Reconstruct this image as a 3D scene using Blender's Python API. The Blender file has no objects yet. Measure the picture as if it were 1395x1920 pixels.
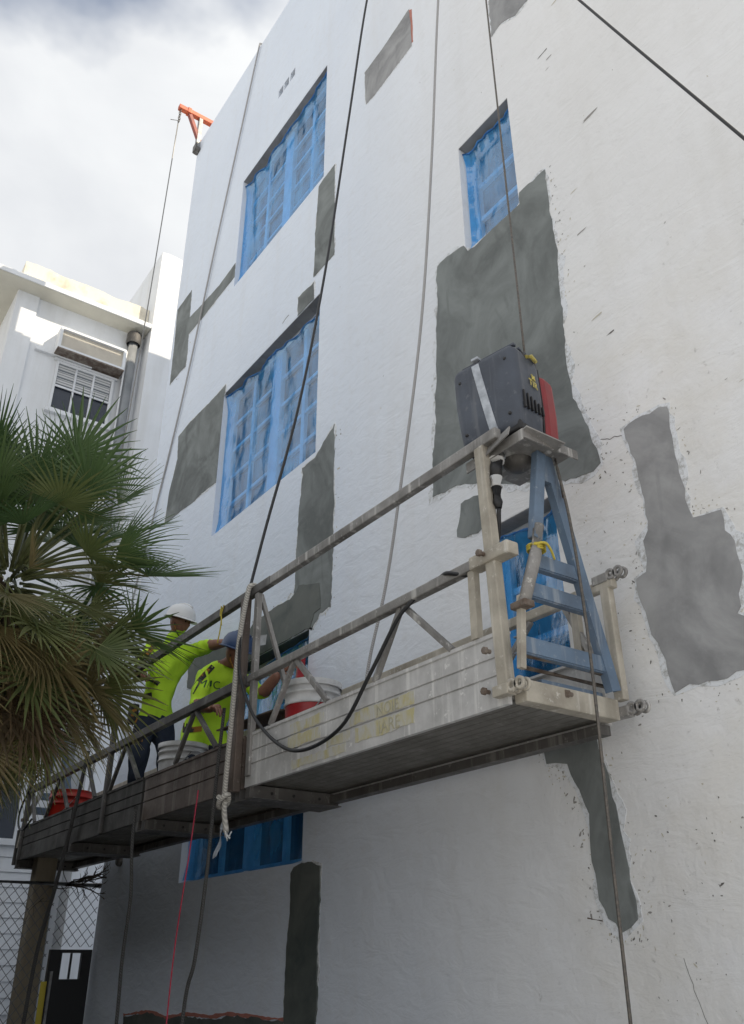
import bpy, bmesh, math, random
from mathutils import Vector, Matrix, noise as mnoise
from mathutils.geometry import tessellate_polygon
from mathutils.bvhtree import BVHTree
R = math.radians
rnd = random.Random(7)
scene = bpy.context.scene
col = scene.collection

# ------------------------------------------------------------------ camera
cam_d = bpy.data.cameras.new('camera'); cam = bpy.data.objects.new('camera', cam_d); col.objects.link(cam)
cam_d.sensor_fit = 'VERTICAL'; cam_d.sensor_height = 36.0; cam_d.lens = 1615.0 / 1920.0 * 36.0
cam_d.clip_start = 0.05; cam_d.clip_end = 2000
cam.matrix_world = Matrix.Translation((0, -3.9, 1.6)) @ Matrix.Rotation(R(54.57), 4, 'Z') @ Matrix.Rotation(R(117.74), 4, 'X') @ Matrix.Rotation(R(-.24), 4, 'Z')
scene.camera = cam

# ------------------------------------------------------------------ sky, sun, exposure
SUN_AZ, SUN_EL = 35.0, 40.7          # azimuth measured from +X towards +Y
w = bpy.data.worlds.new('World'); scene.world = w; w.use_nodes = True
nt = w.node_tree; nt.nodes.clear()
N = nt.nodes.new; L = nt.links.new
out = N('ShaderNodeOutputWorld'); bg = N('ShaderNodeBackground'); bg.inputs['Strength'].default_value = 0.1
sky = N('ShaderNodeTexSky'); sky.sky_type = 'NISHITA'; sky.sun_disc = False
sky.sun_elevation = R(SUN_EL); sky.sun_rotation = R(90 - SUN_AZ)
tc = N('ShaderNodeTexCoord'); mp = N('ShaderNodeMapping'); mp.inputs['Scale'].default_value = (1.0, 1.0, 1.7)
mp.inputs['Location'].default_value = (-5.2, -1.25, -8.63)
L(tc.outputs['Generated'], mp.inputs['Vector'])
n1 = N('ShaderNodeTexNoise'); n1.inputs['Scale'].default_value = 3.0; n1.inputs['Detail'].default_value = 7; n1.inputs['Roughness'].default_value = .52
n1.inputs['Distortion'].default_value = .15
n2 = N('ShaderNodeTexNoise'); n2.inputs['Scale'].default_value = 1.9; n2.inputs['Detail'].default_value = 6; n2.inputs['Roughness'].default_value = .5
L(mp.outputs[0], n1.inputs['Vector']); L(mp.outputs[0], n2.inputs['Vector'])
shade = N('ShaderNodeValToRGB'); shade.color_ramp.elements[0].position = .30; shade.color_ramp.elements[1].position = .66
shade.color_ramp.elements[0].color = (4.9, 5.05, 5.3, 1); shade.color_ramp.elements[1].color = (6.5, 6.6, 6.65, 1)
cover = N('ShaderNodeValToRGB'); cover.color_ramp.elements[0].position = .25; cover.color_ramp.elements[1].position = .37
mix = N('ShaderNodeMix'); mix.data_type = 'RGBA'
L(n1.outputs['Fac'], shade.inputs[0]); L(n2.outputs['Fac'], cover.inputs[0])
L(cover.outputs[0], mix.inputs['Factor']); L(sky.outputs[0], mix.inputs['A']); L(shade.outputs[0], mix.inputs['B'])
L(mix.outputs['Result'], bg.inputs['Color']); L(bg.outputs[0], out.inputs['Surface'])

sd = bpy.data.lights.new('sun', 'SUN'); sd.energy = 3.6; sd.angle = R(.5); sd.color = (1, .87, .68)
sun = bpy.data.objects.new('sun', sd); col.objects.link(sun)
sdir = Vector((math.cos(R(SUN_EL)) * math.cos(R(SUN_AZ)), math.cos(R(SUN_EL)) * math.sin(R(SUN_AZ)), math.sin(R(SUN_EL))))
sun.rotation_euler = sdir.to_track_quat('Z', 'Y').to_euler(); sun.location = (5, 10, 30)
vs = scene.view_settings; vs.view_transform = 'Standard'; vs.look = 'None'; vs.exposure = 0.62; vs.gamma = 1.0
scene.render.engine = 'CYCLES'
scene.cycles.max_bounces = 8; scene.cycles.diffuse_bounces = 4; scene.cycles.transparent_max_bounces = 16

# ------------------------------------------------------------------ helpers
def tag(o, label=None, cat=None, group=None, kind=None):
    if label: o['label'] = label
    if cat: o['category'] = cat
    if group: o['group'] = group
    if kind: o['kind'] = kind
    return o
def empty(name, loc=(0, 0, 0), label=None, cat=None, group=None):
    o = bpy.data.objects.new(name, None); col.objects.link(o); o.location = loc; o.empty_display_size = .1
    return tag(o, label, cat, group)
def frame_of(d):
    d = d.normalized(); a = Vector((0, 0, 1)) if abs(d.z) < .95 else Vector((1, 0, 0))
    u = d.cross(a).normalized(); return u, u.cross(d).normalized()
class MB:
    def __init__(s): s.v = []; s.f = []; s.m = []; s.sm = []
    def add(s, vs_, fs, m=0, smooth=False):
        b = len(s.v); s.v += [tuple(v) for v in vs_]
        for f in fs: s.f.append([i + b for i in f]); s.m.append(m); s.sm.append(smooth)
    def box(s, x0, x1, y0, y1, z0, z1, m=0, M=None):
        vs_ = [Vector((x, y, z)) for z in (z0, z1) for y in (y0, y1) for x in (x0, x1)]
        if M is not None: vs_ = [M @ v for v in vs_]
        s.add(vs_, [(0, 2, 3, 1), (4, 5, 7, 6), (0, 1, 5, 4), (2, 6, 7, 3), (0, 4, 6, 2), (1, 3, 7, 5)], m)
    def bbox(s, x0, x1, y0, y1, z0, z1, b=.01, m=0, M=None):
        bm = bmesh.new(); bmesh.ops.create_cube(bm, size=1)
        for v in bm.verts: v.co = Vector(((x0 + x1) / 2 + v.co.x * (x1 - x0), (y0 + y1) / 2 + v.co.y * (y1 - y0), (z0 + z1) / 2 + v.co.z * (z1 - z0)))
        bmesh.ops.bevel(bm, geom=bm.edges[:], offset=b, segments=2, affect='EDGES', profile=.6)
        bm.verts.index_update()
        s.add([(M @ v.co if M is not None else v.co) for v in bm.verts], [[v.index for v in f.verts] for f in bm.faces], m); bm.free()
    def bar(s, p0, p1, w_, h_, m=0, up=None, b=.0):
        p0 = Vector(p0); p1 = Vector(p1); d = (p1 - p0); ln = d.length; d.normalize()
        if up is None: u, v = frame_of(d)
        else: u = d.cross(Vector(up)).normalized(); v = u.cross(d).normalized()
        M = Matrix((u, d, v)).transposed().to_4x4(); M.translation = p0
        if b: s.bbox(-w_ / 2, w_ / 2, 0, ln, -h_ / 2, h_ / 2, b, m, M)
        else: s.box(-w_ / 2, w_ / 2, 0, ln, -h_ / 2, h_ / 2, m, M)
    def tube(s, pts, r, n=8, m=0, cap=True, smooth=True):
        pts = [Vector(p) for p in pts]; rings = []; rs = r if isinstance(r, (list, tuple)) else [r] * len(pts)
        prev = None
        for i, p in enumerate(pts):
            d = (pts[min(i + 1, len(pts) - 1)] - pts[max(i - 1, 0)]).normalized()
            if prev is None: u, v = frame_of(d)
            else:
                u = (prev - d * prev.dot(d)).normalized(); v = d.cross(u).normalized()
            prev = u
            rings.append([p + (u * math.cos(2 * math.pi * k / n) + v * math.sin(2 * math.pi * k / n)) * rs[i] for k in range(n)])
        vs_ = [q for rg in rings for q in rg]; fs = []
        for i in range(len(pts) - 1):
            for k in range(n): fs.append((i * n + k, i * n + (k + 1) % n, (i + 1) * n + (k + 1) % n, (i + 1) * n + k))
        s.add(vs_, fs, m, smooth)
        if cap: s.add(vs_, [tuple(range(n))[::-1], tuple(range((len(pts) - 1) * n, len(pts) * n))], m)
    def lathe(s, prof, n=24, m=0, M=None, smooth=True):
        vs_ = []; fs = []
        for (r, z) in prof:
            for k in range(n):
                a = 2 * math.pi * k / n; q = Vector((r * math.cos(a), r * math.sin(a), z)); vs_.append(M @ q if M is not None else q)
        for i in range(len(prof) - 1):
            for k in range(n): fs.append((i * n + k, i * n + (k + 1) % n, (i + 1) * n + (k + 1) % n, (i + 1) * n + k))
        s.add(vs_, fs, m, smooth)
    def prism_x(s, prof, x0, x1, m=0):              # profile in (y, z)
        n = len(prof); vs_ = [(x0, y, z) for y, z in prof] + [(x1, y, z) for y, z in prof]
        s.add(vs_, [(i, (i + 1) % n, n + (i + 1) % n, n + i) for i in range(n)] + [tuple(range(n))[::-1], tuple(range(n, 2 * n))], m)
    def build(s, name, mats, parent=None, label=None, kind=None):
        me = bpy.data.meshes.new(name); me.from_pydata(s.v, [], s.f)
        for mm in (mats if isinstance(mats, (list, tuple)) else [mats]): me.materials.append(mm)
        me.polygons.foreach_set('material_index', s.m); me.polygons.foreach_set('use_smooth', s.sm)
        me.validate(); bm = bmesh.new(); bm.from_mesh(me); bmesh.ops.remove_doubles(bm, verts=bm.verts[:], dist=1e-6)
        bmesh.ops.recalc_face_normals(bm, faces=bm.faces[:]); bm.to_mesh(me); bm.free(); me.update()
        o = bpy.data.objects.new(name, me); col.objects.link(o)
        if parent is not None: attach(o, parent)
        if label: o['label'] = label
        if kind: o['kind'] = kind
        return o
def wloc(o):
    M = o.matrix_basis.copy(); p = o.parent
    while p is not None: M = p.matrix_basis @ M; p = p.parent
    return M
def attach(o, parent):                               # meshes are written in world coordinates
    o.parent = parent; o.matrix_basis = wloc(parent).inverted() @ o.matrix_basis
def copy_part(o, parent, M):
    c = o.copy(); col.objects.link(c); c.parent = None; c.matrix_basis = M; attach(c, parent); return c
def spline(pts, k=6):                                # Catmull-Rom
    P = [Vector(p) for p in pts]; P = [P[0] * 2 - P[1]] + P + [P[-1] * 2 - P[-2]]; o = []
    for i in range(1, len(P) - 2):
        for j in range(k):
            t = j / k; a, b, c, d = P[i - 1:i + 3]
            o.append(.5 * ((2 * b) + (c - a) * t + (2 * a - 5 * b + 4 * c - d) * t * t + (3 * b - a - 3 * c + d) * t ** 3))
    o.append(P[-2]); return o

# ------------------------------------------------------------------ materials
def mat(name, color=(.5, .5, .5), rough=.6, metal=0.0, spec=.5):
    m = bpy.data.materials.new(name); m.use_nodes = True
    b = m.node_tree.nodes['Principled BSDF']
    b.inputs['Base Color'].default_value = (*color, 1); b.inputs['Roughness'].default_value = rough
    b.inputs['Metallic'].default_value = metal; b.inputs['Specular IOR Level'].default_value = spec
    return m
class NT:
    def __init__(s, m):
        s.t = m.node_tree; s.b = s.t.nodes['Principled BSDF']; s.co = s.t.nodes.new('ShaderNodeTexCoord')
        s.geo = s.t.nodes.new('ShaderNodeNewGeometry'); s.src = s.geo.outputs['Position']
    def n(s, k, **kw):
        q = s.t.nodes.new(k)
        for a, v in kw.items(): setattr(q, a, v)
        return q
    def l(s, a, b): s.t.links.new(a, b)
    def noise(s, scale, detail=4, rough=.5, stretch=None, src=None, off=(0, 0, 0), dist=0):
        q = s.n('ShaderNodeTexNoise'); q.inputs['Scale'].default_value = scale; q.inputs['Detail'].default_value = detail; q.inputs['Roughness'].default_value = rough
        q.inputs['Distortion'].default_value = dist
        mpn = s.n('ShaderNodeMapping'); mpn.inputs['Scale'].default_value = stretch or (1, 1, 1); mpn.inputs['Location'].default_value = off
        s.l(src or s.src, mpn.inputs[0]); s.l(mpn.outputs[0], q.inputs['Vector']); return q.outputs['Fac']
    def ramp(s, x, a, b, c0=(0, 0, 0), c1=(1, 1, 1)):
        q = s.n('ShaderNodeValToRGB'); q.color_ramp.elements[0].position = a; q.color_ramp.elements[1].position = b
        q.color_ramp.elements[0].color = (*c0, 1); q.color_ramp.elements[1].color = (*c1, 1); s.l(x, q.inputs[0]); return q.outputs[0]
    def math(s, op, a, b=0.0):
        q = s.n('ShaderNodeMath', operation=op)
        for i, x in enumerate((a, b)):
            if isinstance(x, (int, float)): q.inputs[i].default_value = x
            else: s.l(x, q.inputs[i])
        q.use_clamp = False; return q.outputs[0]
    def mix(s, f, a, b):
        q = s.n('ShaderNodeMix', data_type='RGBA')
        for nm, x in (('Factor', f), ('A', a), ('B', b)):
            if isinstance(x, (int, float)): q.inputs[nm].default_value = x
            elif isinstance(x, tuple): q.inputs[nm].default_value = (*x, 1)
            else: s.l(x, q.inputs[nm])
        return q.outputs['Result']
    def sep(s):
        q = s.n('ShaderNodeSeparateXYZ'); s.l(s.src, q.inputs[0]); return q.outputs
    def rng(s, x, a, b):
        q = s.n('ShaderNodeMapRange', interpolation_type='SMOOTHSTEP'); q.inputs[1].default_value = a; q.inputs[2].default_value = b; s.l(x, q.inputs[0]); return q.outputs[0]
    def color(s, x): s.l(x, s.b.inputs['Base Color'])
    def bump(s, h, strength=.3, dist=.01):
        q = s.n('ShaderNodeBump'); q.inputs['Strength'].default_value = strength; q.inputs['Distance'].default_value = dist
        s.l(h, q.inputs['Height']); s.l(q.outputs[0], s.b.inputs['Normal'])
M = {}
def white_wall():
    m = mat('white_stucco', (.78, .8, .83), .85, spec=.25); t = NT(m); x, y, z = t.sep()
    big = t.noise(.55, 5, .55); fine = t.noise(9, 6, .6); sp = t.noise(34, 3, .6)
    c = t.mix(t.ramp(big, .35, .7), t.mix(t.rng(t.math('ADD', x, t.math('MULTIPLY', big, 2.5)), -6.0, -1.6), (.735, .80, .90), (.82, .83, .85)), t.mix(t.rng(x, -6.5, -2.5), (.69, .755, .86), (.775, .78, .79)))  # bluish skylight tint put into the paint, fading towards the right
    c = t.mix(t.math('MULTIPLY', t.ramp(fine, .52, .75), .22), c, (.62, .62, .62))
    # scraped, chalky paint on the lower right of the wall: cream primer with dark pits
    reg = t.math('MULTIPLY', t.rng(x, -4.6, -3.0), t.rng(z, 6.6, 4.8))
    sc_ = t.math('MULTIPLY', t.ramp(t.noise(1.6, 6, .62, off=(4, 0, 2)), .43, .62), reg)
    c = t.mix(t.math('MULTIPLY', sc_, .45), c, (.72, .70, .65))
    pit = t.math('MULTIPLY', t.ramp(t.noise(17, 8, .75, off=(1, 3, 0)), .60, .68), t.math('MULTIPLY', reg, t.ramp(t.noise(2.2, 3, .5), .42, .6)))
    c = t.mix(t.math('MULTIPLY', pit, .7), c, (.33, .31, .29))
    # rain streaks and grime
    st = t.ramp(t.noise(3.2, 5, .6, stretch=(1, 1, .09)), .52, .8)
    c = t.mix(t.math('MULTIPLY', st, .22), c, (.60, .585, .56))
    t.color(c)
    hgt = t.math('ADD', t.math('MULTIPLY', t.noise(1.3, 3, .5), 3.0), t.math('ADD', t.math('MULTIPLY', fine, .55), t.math('ADD', t.math('MULTIPLY', sp, .3), t.math('MULTIPLY', t.noise(2.6, 4, .55, stretch=(1.0, 1, 2.6), dist=1.5), 1.1))))
    hgt = t.math('SUBTRACT', hgt, t.math('MULTIPLY', pit, .8)); t.bump(hgt, .42, .02)
    return m
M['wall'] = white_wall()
def cement(name, c0, c1, rough):
    m = mat(name, c0, rough, spec=.3); t = NT(m)
    a = t.noise(1.5, 6, .6, dist=1.2); b = t.noise(11, 5, .6)
    c = t.mix(t.ramp(a, .36, .64), tuple(x * .86 for x in c0), tuple(x * 1.1 for x in c1)); c = t.mix(t.math('MULTIPLY', t.ramp(b, .5, .8), .35), c, tuple(x * 1.18 for x in c1))
    sm = t.ramp(t.noise(2.4, 4, .5, stretch=(1.0, 1, .5), dist=2.2), .56, .74)
    c = t.mix(t.math('MULTIPLY', sm, .55), c, tuple(x * .72 for x in c0))
    t.color(c); t.bump(t.math('ADD', a, t.math('MULTIPLY', b, .4)), .35, .012); return m
M['cement'] = cement('grey_cement', (.165, .18, .18), (.225, .245, .245), .9)
M['cement_pale'] = cement('pale_grey_cement', (.28, .285, .295), (.36, .365, .375), .9)
M['cement_wet'] = cement('damp_cement', (.075, .095, .09), (.13, .14, .13), .6)
def simple(name, c0, c1, scale, rough=.6, metal=0., bump=0., stretch=None, lo=.4, hi=.65, spec=.5):
    m = mat(name, c0, rough, metal, spec); t = NT(m); a = t.noise(scale, 6, .6, stretch); t.color(t.mix(t.ramp(a, lo, hi), c0, c1))
    if bump: t.bump(a, bump, .01)
    return m
def stained_metal(name, base, dark, blot, yellow=False, rough=.55, metal=.35):
    m = mat(name, base, rough, metal); t = NT(m)
    a = t.noise(3, 6, .65); s1 = t.noise(8, 5, .6, stretch=(1, 1, .15)); s2 = t.noise(22, 5, .7); dr = t.noise(14, 4, .6, stretch=(1, 1, .07), off=(3, 0, 0))
    c = t.mix(t.ramp(a, .35, .68), base, dark)
    c = t.mix(t.math('MULTIPLY', t.ramp(s1, .48, .72), .6), c, dark)
    c = t.mix(t.math('MULTIPLY', t.ramp(dr, .56, .68), .65), c, blot)
    c = t.mix(t.math('MULTIPLY', t.ramp(s2, .60, .68), .7), c, blot)
    t.color(c); t.bump(s2, .15, .004)
    rr = t.ramp(a, .3, .7, (rough - .12,) * 3, (rough + .2,) * 3); t.l(rr, t.b.inputs['Roughness']); return m
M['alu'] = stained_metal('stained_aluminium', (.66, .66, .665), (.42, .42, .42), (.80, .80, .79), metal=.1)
M['alu_brown'] = stained_metal('brown_aluminium', (.15, .115, .095), (.07, .057, .05), (.22, .19, .17), metal=.1)
M['alu_dark'] = stained_metal('dark_aluminium', (.065, .063, .058), (.036, .035, .033), (.09, .088, .084), metal=.1, rough=.6)
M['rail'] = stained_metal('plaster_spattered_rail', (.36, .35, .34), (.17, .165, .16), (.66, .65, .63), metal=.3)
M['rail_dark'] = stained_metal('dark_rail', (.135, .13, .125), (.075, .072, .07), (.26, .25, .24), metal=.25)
M['beige_metal'] = stained_metal('cream_painted_steel', (.52, .485, .415), (.27, .245, .205), (.66, .64, .60), metal=0., rough=.6)
M['blue_steel'] = stained_metal('blue_painted_steel', (.15, .225, .33), (.11, .15, .21), (.32, .36, .41), metal=.0, rough=.5)
M['rust'] = simple('rusty_steel', (.13, .095, .075), (.26, .23, .20), 14, .75, .2, .2)
M['steel'] = simple('galvanised_steel', (.32, .33, .34), (.2, .2, .2), 9, .45, .6, .1)
M['hoist_grey'] = stained_metal('slate_grey_plastic', (.062, .076, .105), (.046, .054, .072), (.12, .13, .15), metal=0., rough=.45)
M['hoist_dark'] = mat('black_plastic', (.012, .012, .014), .5)
M['hoist_red'] = simple('dull_red_plastic', (.27, .025, .030), (.19, .02, .026), 6, .45)
M['strap'] = simple('worn_pale_tape', (.50, .54, .60), (.30, .33, .38), 14, .6)
M['yellow_mark'] = simple('worn_yellow_print', (.62, .52, .12), (.42, .38, .16), 60, .6)
M['black_rubber'] = mat('black_rubber', (.018, .019, .022), .5)
M['wire'] = simple('grey_wire_rope', (.10, .095, .09), (.17, .15, .13), 60, .55, .4)
M['wire_thin'] = simple('grey_thin_wire', (.20, .20, .20), (.30, .29, .27), 60, .5, .3)
M['white_plastic'] = mat('white_plastic', (.72, .73, .74), .4)
M['pink'] = mat('pink_string', (.55, .05, .10), .7)
def rope(name, c0, c1, sc):
    m = mat(name, c0, .9, spec=.2); t = NT(m); wv = t.n('ShaderNodeTexWave'); wv.inputs['Scale'].default_value = sc; wv.inputs['Distortion'].default_value = 1.5
    mpn = t.n('ShaderNodeMapping'); mpn.inputs['Rotation'].default_value = (0, R(40), 0); t.l(t.src, mpn.inputs[0]); t.l(mpn.outputs[0], wv.inputs['Vector'])
    t.color(t.mix(wv.outputs['Fac'], c0, c1)); t.bump(wv.outputs['Fac'], .6, .006); return m
M['rope_white'] = rope('off_white_rope', (.56, .54, .50), (.34, .33, .31), 22)
M['rope_grey'] = rope('grey_rope', (.50, .50, .51), (.32, .32, .33), 26)
M['rope_dark'] = rope('dark_rope', (.07, .07, .07), (.11, .11, .11), 26)
M['orange'] = simple('orange_painted_steel', (.62, .13, .045), (.42, .09, .05), 9, .5)
M['orange_dark'] = simple('red_oxide_steel', (.30, .07, .05), (.2, .06, .05), 9, .55)
M['dark_hole'] = mat('dark_opening', (.03, .03, .033), .9)
M['frame_white'] = simple('white_window_paint', (.74, .76, .80), (.58, .60, .64), 5, .5)
M['glass'] = mat('window_glass', (.03, .036, .05), .06, spec=.7)
M['glass_pale'] = mat('pale_window_glass', (.16, .18, .20), .08, spec=.7)
def film():
    m = bpy.data.materials.new('blue_plastic_film'); m.use_nodes = True; T = m.node_tree; T.nodes.remove(T.nodes['Principled BSDF'])
    o = T.nodes['Material Output']; n = T.nodes.new; l = T.links.new
    tr = n('ShaderNodeBsdfTransparent'); tr.inputs[0].default_value = (.34, .70, 1.0, 1)
    df = n('ShaderNodeBsdfDiffuse'); df.inputs[0].default_value = (.085, .44, .93, 1)
    tl = n('ShaderNodeBsdfTranslucent'); tl.inputs[0].default_value = (.05, .26, .72, 1)
    gl = n('ShaderNodeBsdfGlossy'); gl.inputs[0].default_value = (.85, .92, 1, 1); gl.inputs[1].default_value = .12
    geo = n('ShaderNodeNewGeometry'); mpn = n('ShaderNodeMapping'); mpn.inputs['Scale'].default_value = (1, 1, .45); ns = n('ShaderNodeTexNoise'); ns.inputs['Scale'].default_value = 3.5; ns.inputs['Detail'].default_value = 6
    l(geo.outputs['Position'], mpn.inputs[0]); l(mpn.outputs[0], ns.inputs['Vector'])
    bp = n('ShaderNodeBump'); bp.inputs['Strength'].default_value = .7; bp.inputs['Distance'].default_value = .05; l(ns.outputs['Fac'], bp.inputs['Height'])
    for q in (df, gl, tl): l(bp.outputs[0], q.inputs['Normal'])
    rp = n('ShaderNodeValToRGB'); rp.color_ramp.elements[0].position = .42; rp.color_ramp.elements[1].position = .72
    rp.color_ramp.elements[0].color = (.14, .14, .14, 1); rp.color_ramp.elements[1].color = (.62, .62, .62, 1); l(ns.outputs['Fac'], rp.inputs[0])
    a0 = n('ShaderNodeMixShader'); a0.inputs[0].default_value = .25; l(df.outputs[0], a0.inputs[1]); l(tl.outputs[0], a0.inputs[2])
    a = n('ShaderNodeMixShader'); l(rp.outputs[0], a.inputs[0]); l(tr.outputs[0], a.inputs[1]); l(a0.outputs[0], a.inputs[2])
    lw = n('ShaderNodeLayerWeight'); lw.inputs[0].default_value = .25; l(bp.outputs[0], lw.inputs['Normal'])
    k = n('ShaderNodeMath'); k.operation = 'MULTIPLY'; k.inputs[1].default_value = .20; l(lw.outputs['Fresnel'], k.inputs[0])
    b = n('ShaderNodeMixShader'); l(k.outputs[0], b.inputs[0]); l(a.outputs[0], b.inputs[1]); l(gl.outputs[0], b.inputs[2]); l(b.outputs[0], o.inputs['Surface'])
    return m
M['film'] = film()
def n_wall():
    m = mat('neighbour_white_stucco', (.78, .79, .80), .85, spec=.25); t = NT(m); a = t.noise(1.2, 5, .6); st = t.ramp(t.noise(2.4, 6, .65, stretch=(1, 1, .12)), .5, .78)
    c = t.mix(t.ramp(a, .35, .7), (.765, .79, .825), (.69, .715, .745)); c = t.mix(t.math('MULTIPLY', st, .38), c, (.50, .49, .46)); t.color(c); t.bump(t.noise(12, 5, .6), .3, .01); return m
M['n_wall'] = n_wall()
M['n_old'] = simple('weathered_cream_stucco', (.72, .68, .58), (.46, .42, .34), 2.6, .9, 0, .3, lo=.5, hi=.72, spec=.2)
M['n_soffit'] = simple('cream_soffit', (.62, .61, .54), (.54, .53, .47), 1.5, .8)
M['blind'] = mat('pale_blind', (.55, .56, .57), .5)
M['downpipe'] = simple('grey_downpipe', (.40, .42, .44), (.28, .30, .32), 3, .35, .5)
M['concrete'] = simple('concrete_ground', (.54, .545, .55), (.44, .445, .45), 1.4, .9, 0, .3)
M['post'] = simple('weathered_tan_post', (.33, .29, .22), (.22, .19, .14), 4, .85, 0, .2, stretch=(1, 1, .2))
M['gate'] = mat('black_gate_paint', (.012, .013, .016), .45)
M['twig'] = simple('dead_twig', (.07, .055, .045), (.03, .025, .02), 20, .9)
M['yellow'] = mat('yellow_plastic', (.55, .45, .06), .5)
M['leaf_flower'] = simple('yellow_flower', (.6, .38, .03), (.45, .3, .04), 20, .7)
M['leaf_small'] = simple('shrub_leaf', (.06, .11, .03), (.04, .07, .02), 10, .6)
M['bucket_red'] = simple('red_bucket_plastic', (.36, .018, .022), (.26, .015, .02), 8, .42)
M['bucket_orange'] = simple('orange_red_bucket_plastic', (.50, .02, .012), (.40, .03, .012), 8, .42)
M['bucket_white'] = simple('white_bucket_plastic', (.66, .67, .68), (.50, .51, .52), 7, .45)
M['board'] = simple('brown_hardboard', (.16, .12, .085), (.10, .08, .06), 6, .8)
M['hivis'] = simple('hi_vis_lime_fabric', (.60, .92, .045), (.50, .80, .04), 5, .8, 0, .5)
M['pants'] = simple('navy_work_trousers', (.018, .026, .050), (.030, .040, .065), 9, .9, 0, .3)
M['skin'] = simple('brown_skin', (.27, .13, .085), (.21, .10, .065), 12, .55)
M['boot'] = mat('dark_boot', (.02, .017, .015), .6)
M['helmet_white'] = mat('white_helmet', (.74, .75, .76), .3)
M['helmet_blue'] = mat('blue_helmet', (.028, .060, .145), .4)
M['harness'] = simple('black_orange_webbing', (.03, .03, .032), (.40, .18, .03), 9, .8, lo=.55, hi=.6)
M['print_green'] = mat('dark_green_print', (.03, .12, .05), .7)
M['eye'] = mat('eye', (.02, .015, .012), .2)
def leafmat(name, a, b, tr):
    m = bpy.data.materials.new(name); m.use_nodes = True; t = NT(m); t.b.inputs['Roughness'].default_value = .42
    c = t.mix(t.ramp(t.noise(2.2, 4, .6), .35, .68), a, b); oi = t.n('ShaderNodeObjectInfo'); c = t.mix(t.math('MULTIPLY', oi.outputs['Random'], .55), c, tuple(x * q_ for x, q_ in zip(b, (1.35, 1.12, 1.0)))); t.color(c)
    o = t.t.nodes['Material Output']; tl = t.n('ShaderNodeBsdfTranslucent'); t.l(c, tl.inputs[0]); ms = t.n('ShaderNodeMixShader'); ms.inputs[0].default_value = tr
    t.l(t.b.outputs[0], ms.inputs[1]); t.l(tl.outputs[0], ms.inputs[2]); t.l(ms.outputs[0], o.inputs['Surface']); return m
M['leaf_green'] = leafmat('palm_leaf_green', (.055, .110, .045), (.095, .165, .062), .35)
M['leaf_mid'] = leafmat('palm_leaf_olive', (.10, .145, .05), (.16, .19, .08), .35)
M['leaf_old'] = leafmat('palm_leaf_old', (.17, .16, .08), (.25, .225, .12), .3)
M['leaf_dead'] = leafmat('palm_leaf_dry', (.085, .066, .042), (.14, .11, .07), .15)
M['petiole'] = simple('palm_petiole', (.13, .15, .06), (.09, .10, .045), 8, .5)
M['trunk'] = simple('palm_fibre', (.075, .055, .038), (.035, .027, .02), 18, .95, 0, .6)
M['shade_hedge_core'] = mat('shade_hedge_branches', (.02, .018, .012), .95)
M['shade_hedge_leaf'] = simple('shade_hedge_leaf', (.035, .062, .022), (.055, .085, .03), 6, .55)
M['added_dark_soil'] = simple('added_dark_mulch', (.04, .032, .024), (.02, .018, .014), 7, .95, 0, .6)
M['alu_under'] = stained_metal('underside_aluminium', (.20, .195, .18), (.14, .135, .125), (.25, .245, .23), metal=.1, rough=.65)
def residue():
    m = mat('cement_residue', (.7, .7, .7), .9, spec=.2); t = NT(m); a = t.noise(24, 8, .75); b_ = t.noise(5, 4, .6)
    f = t.ramp(t.math('ADD', t.math('MULTIPLY', a, .7), t.math('MULTIPLY', b_, .3)), .48, .60); t.color(t.mix(f, (.755, .785, .83), (.42, .425, .42))); t.bump(a, .5, .006); return m
M['residue'] = residue()
M['cement_soffit_shaded'] = cement('shaded_soffit_cement', (.26, .265, .275), (.33, .335, .345), .9)

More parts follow.
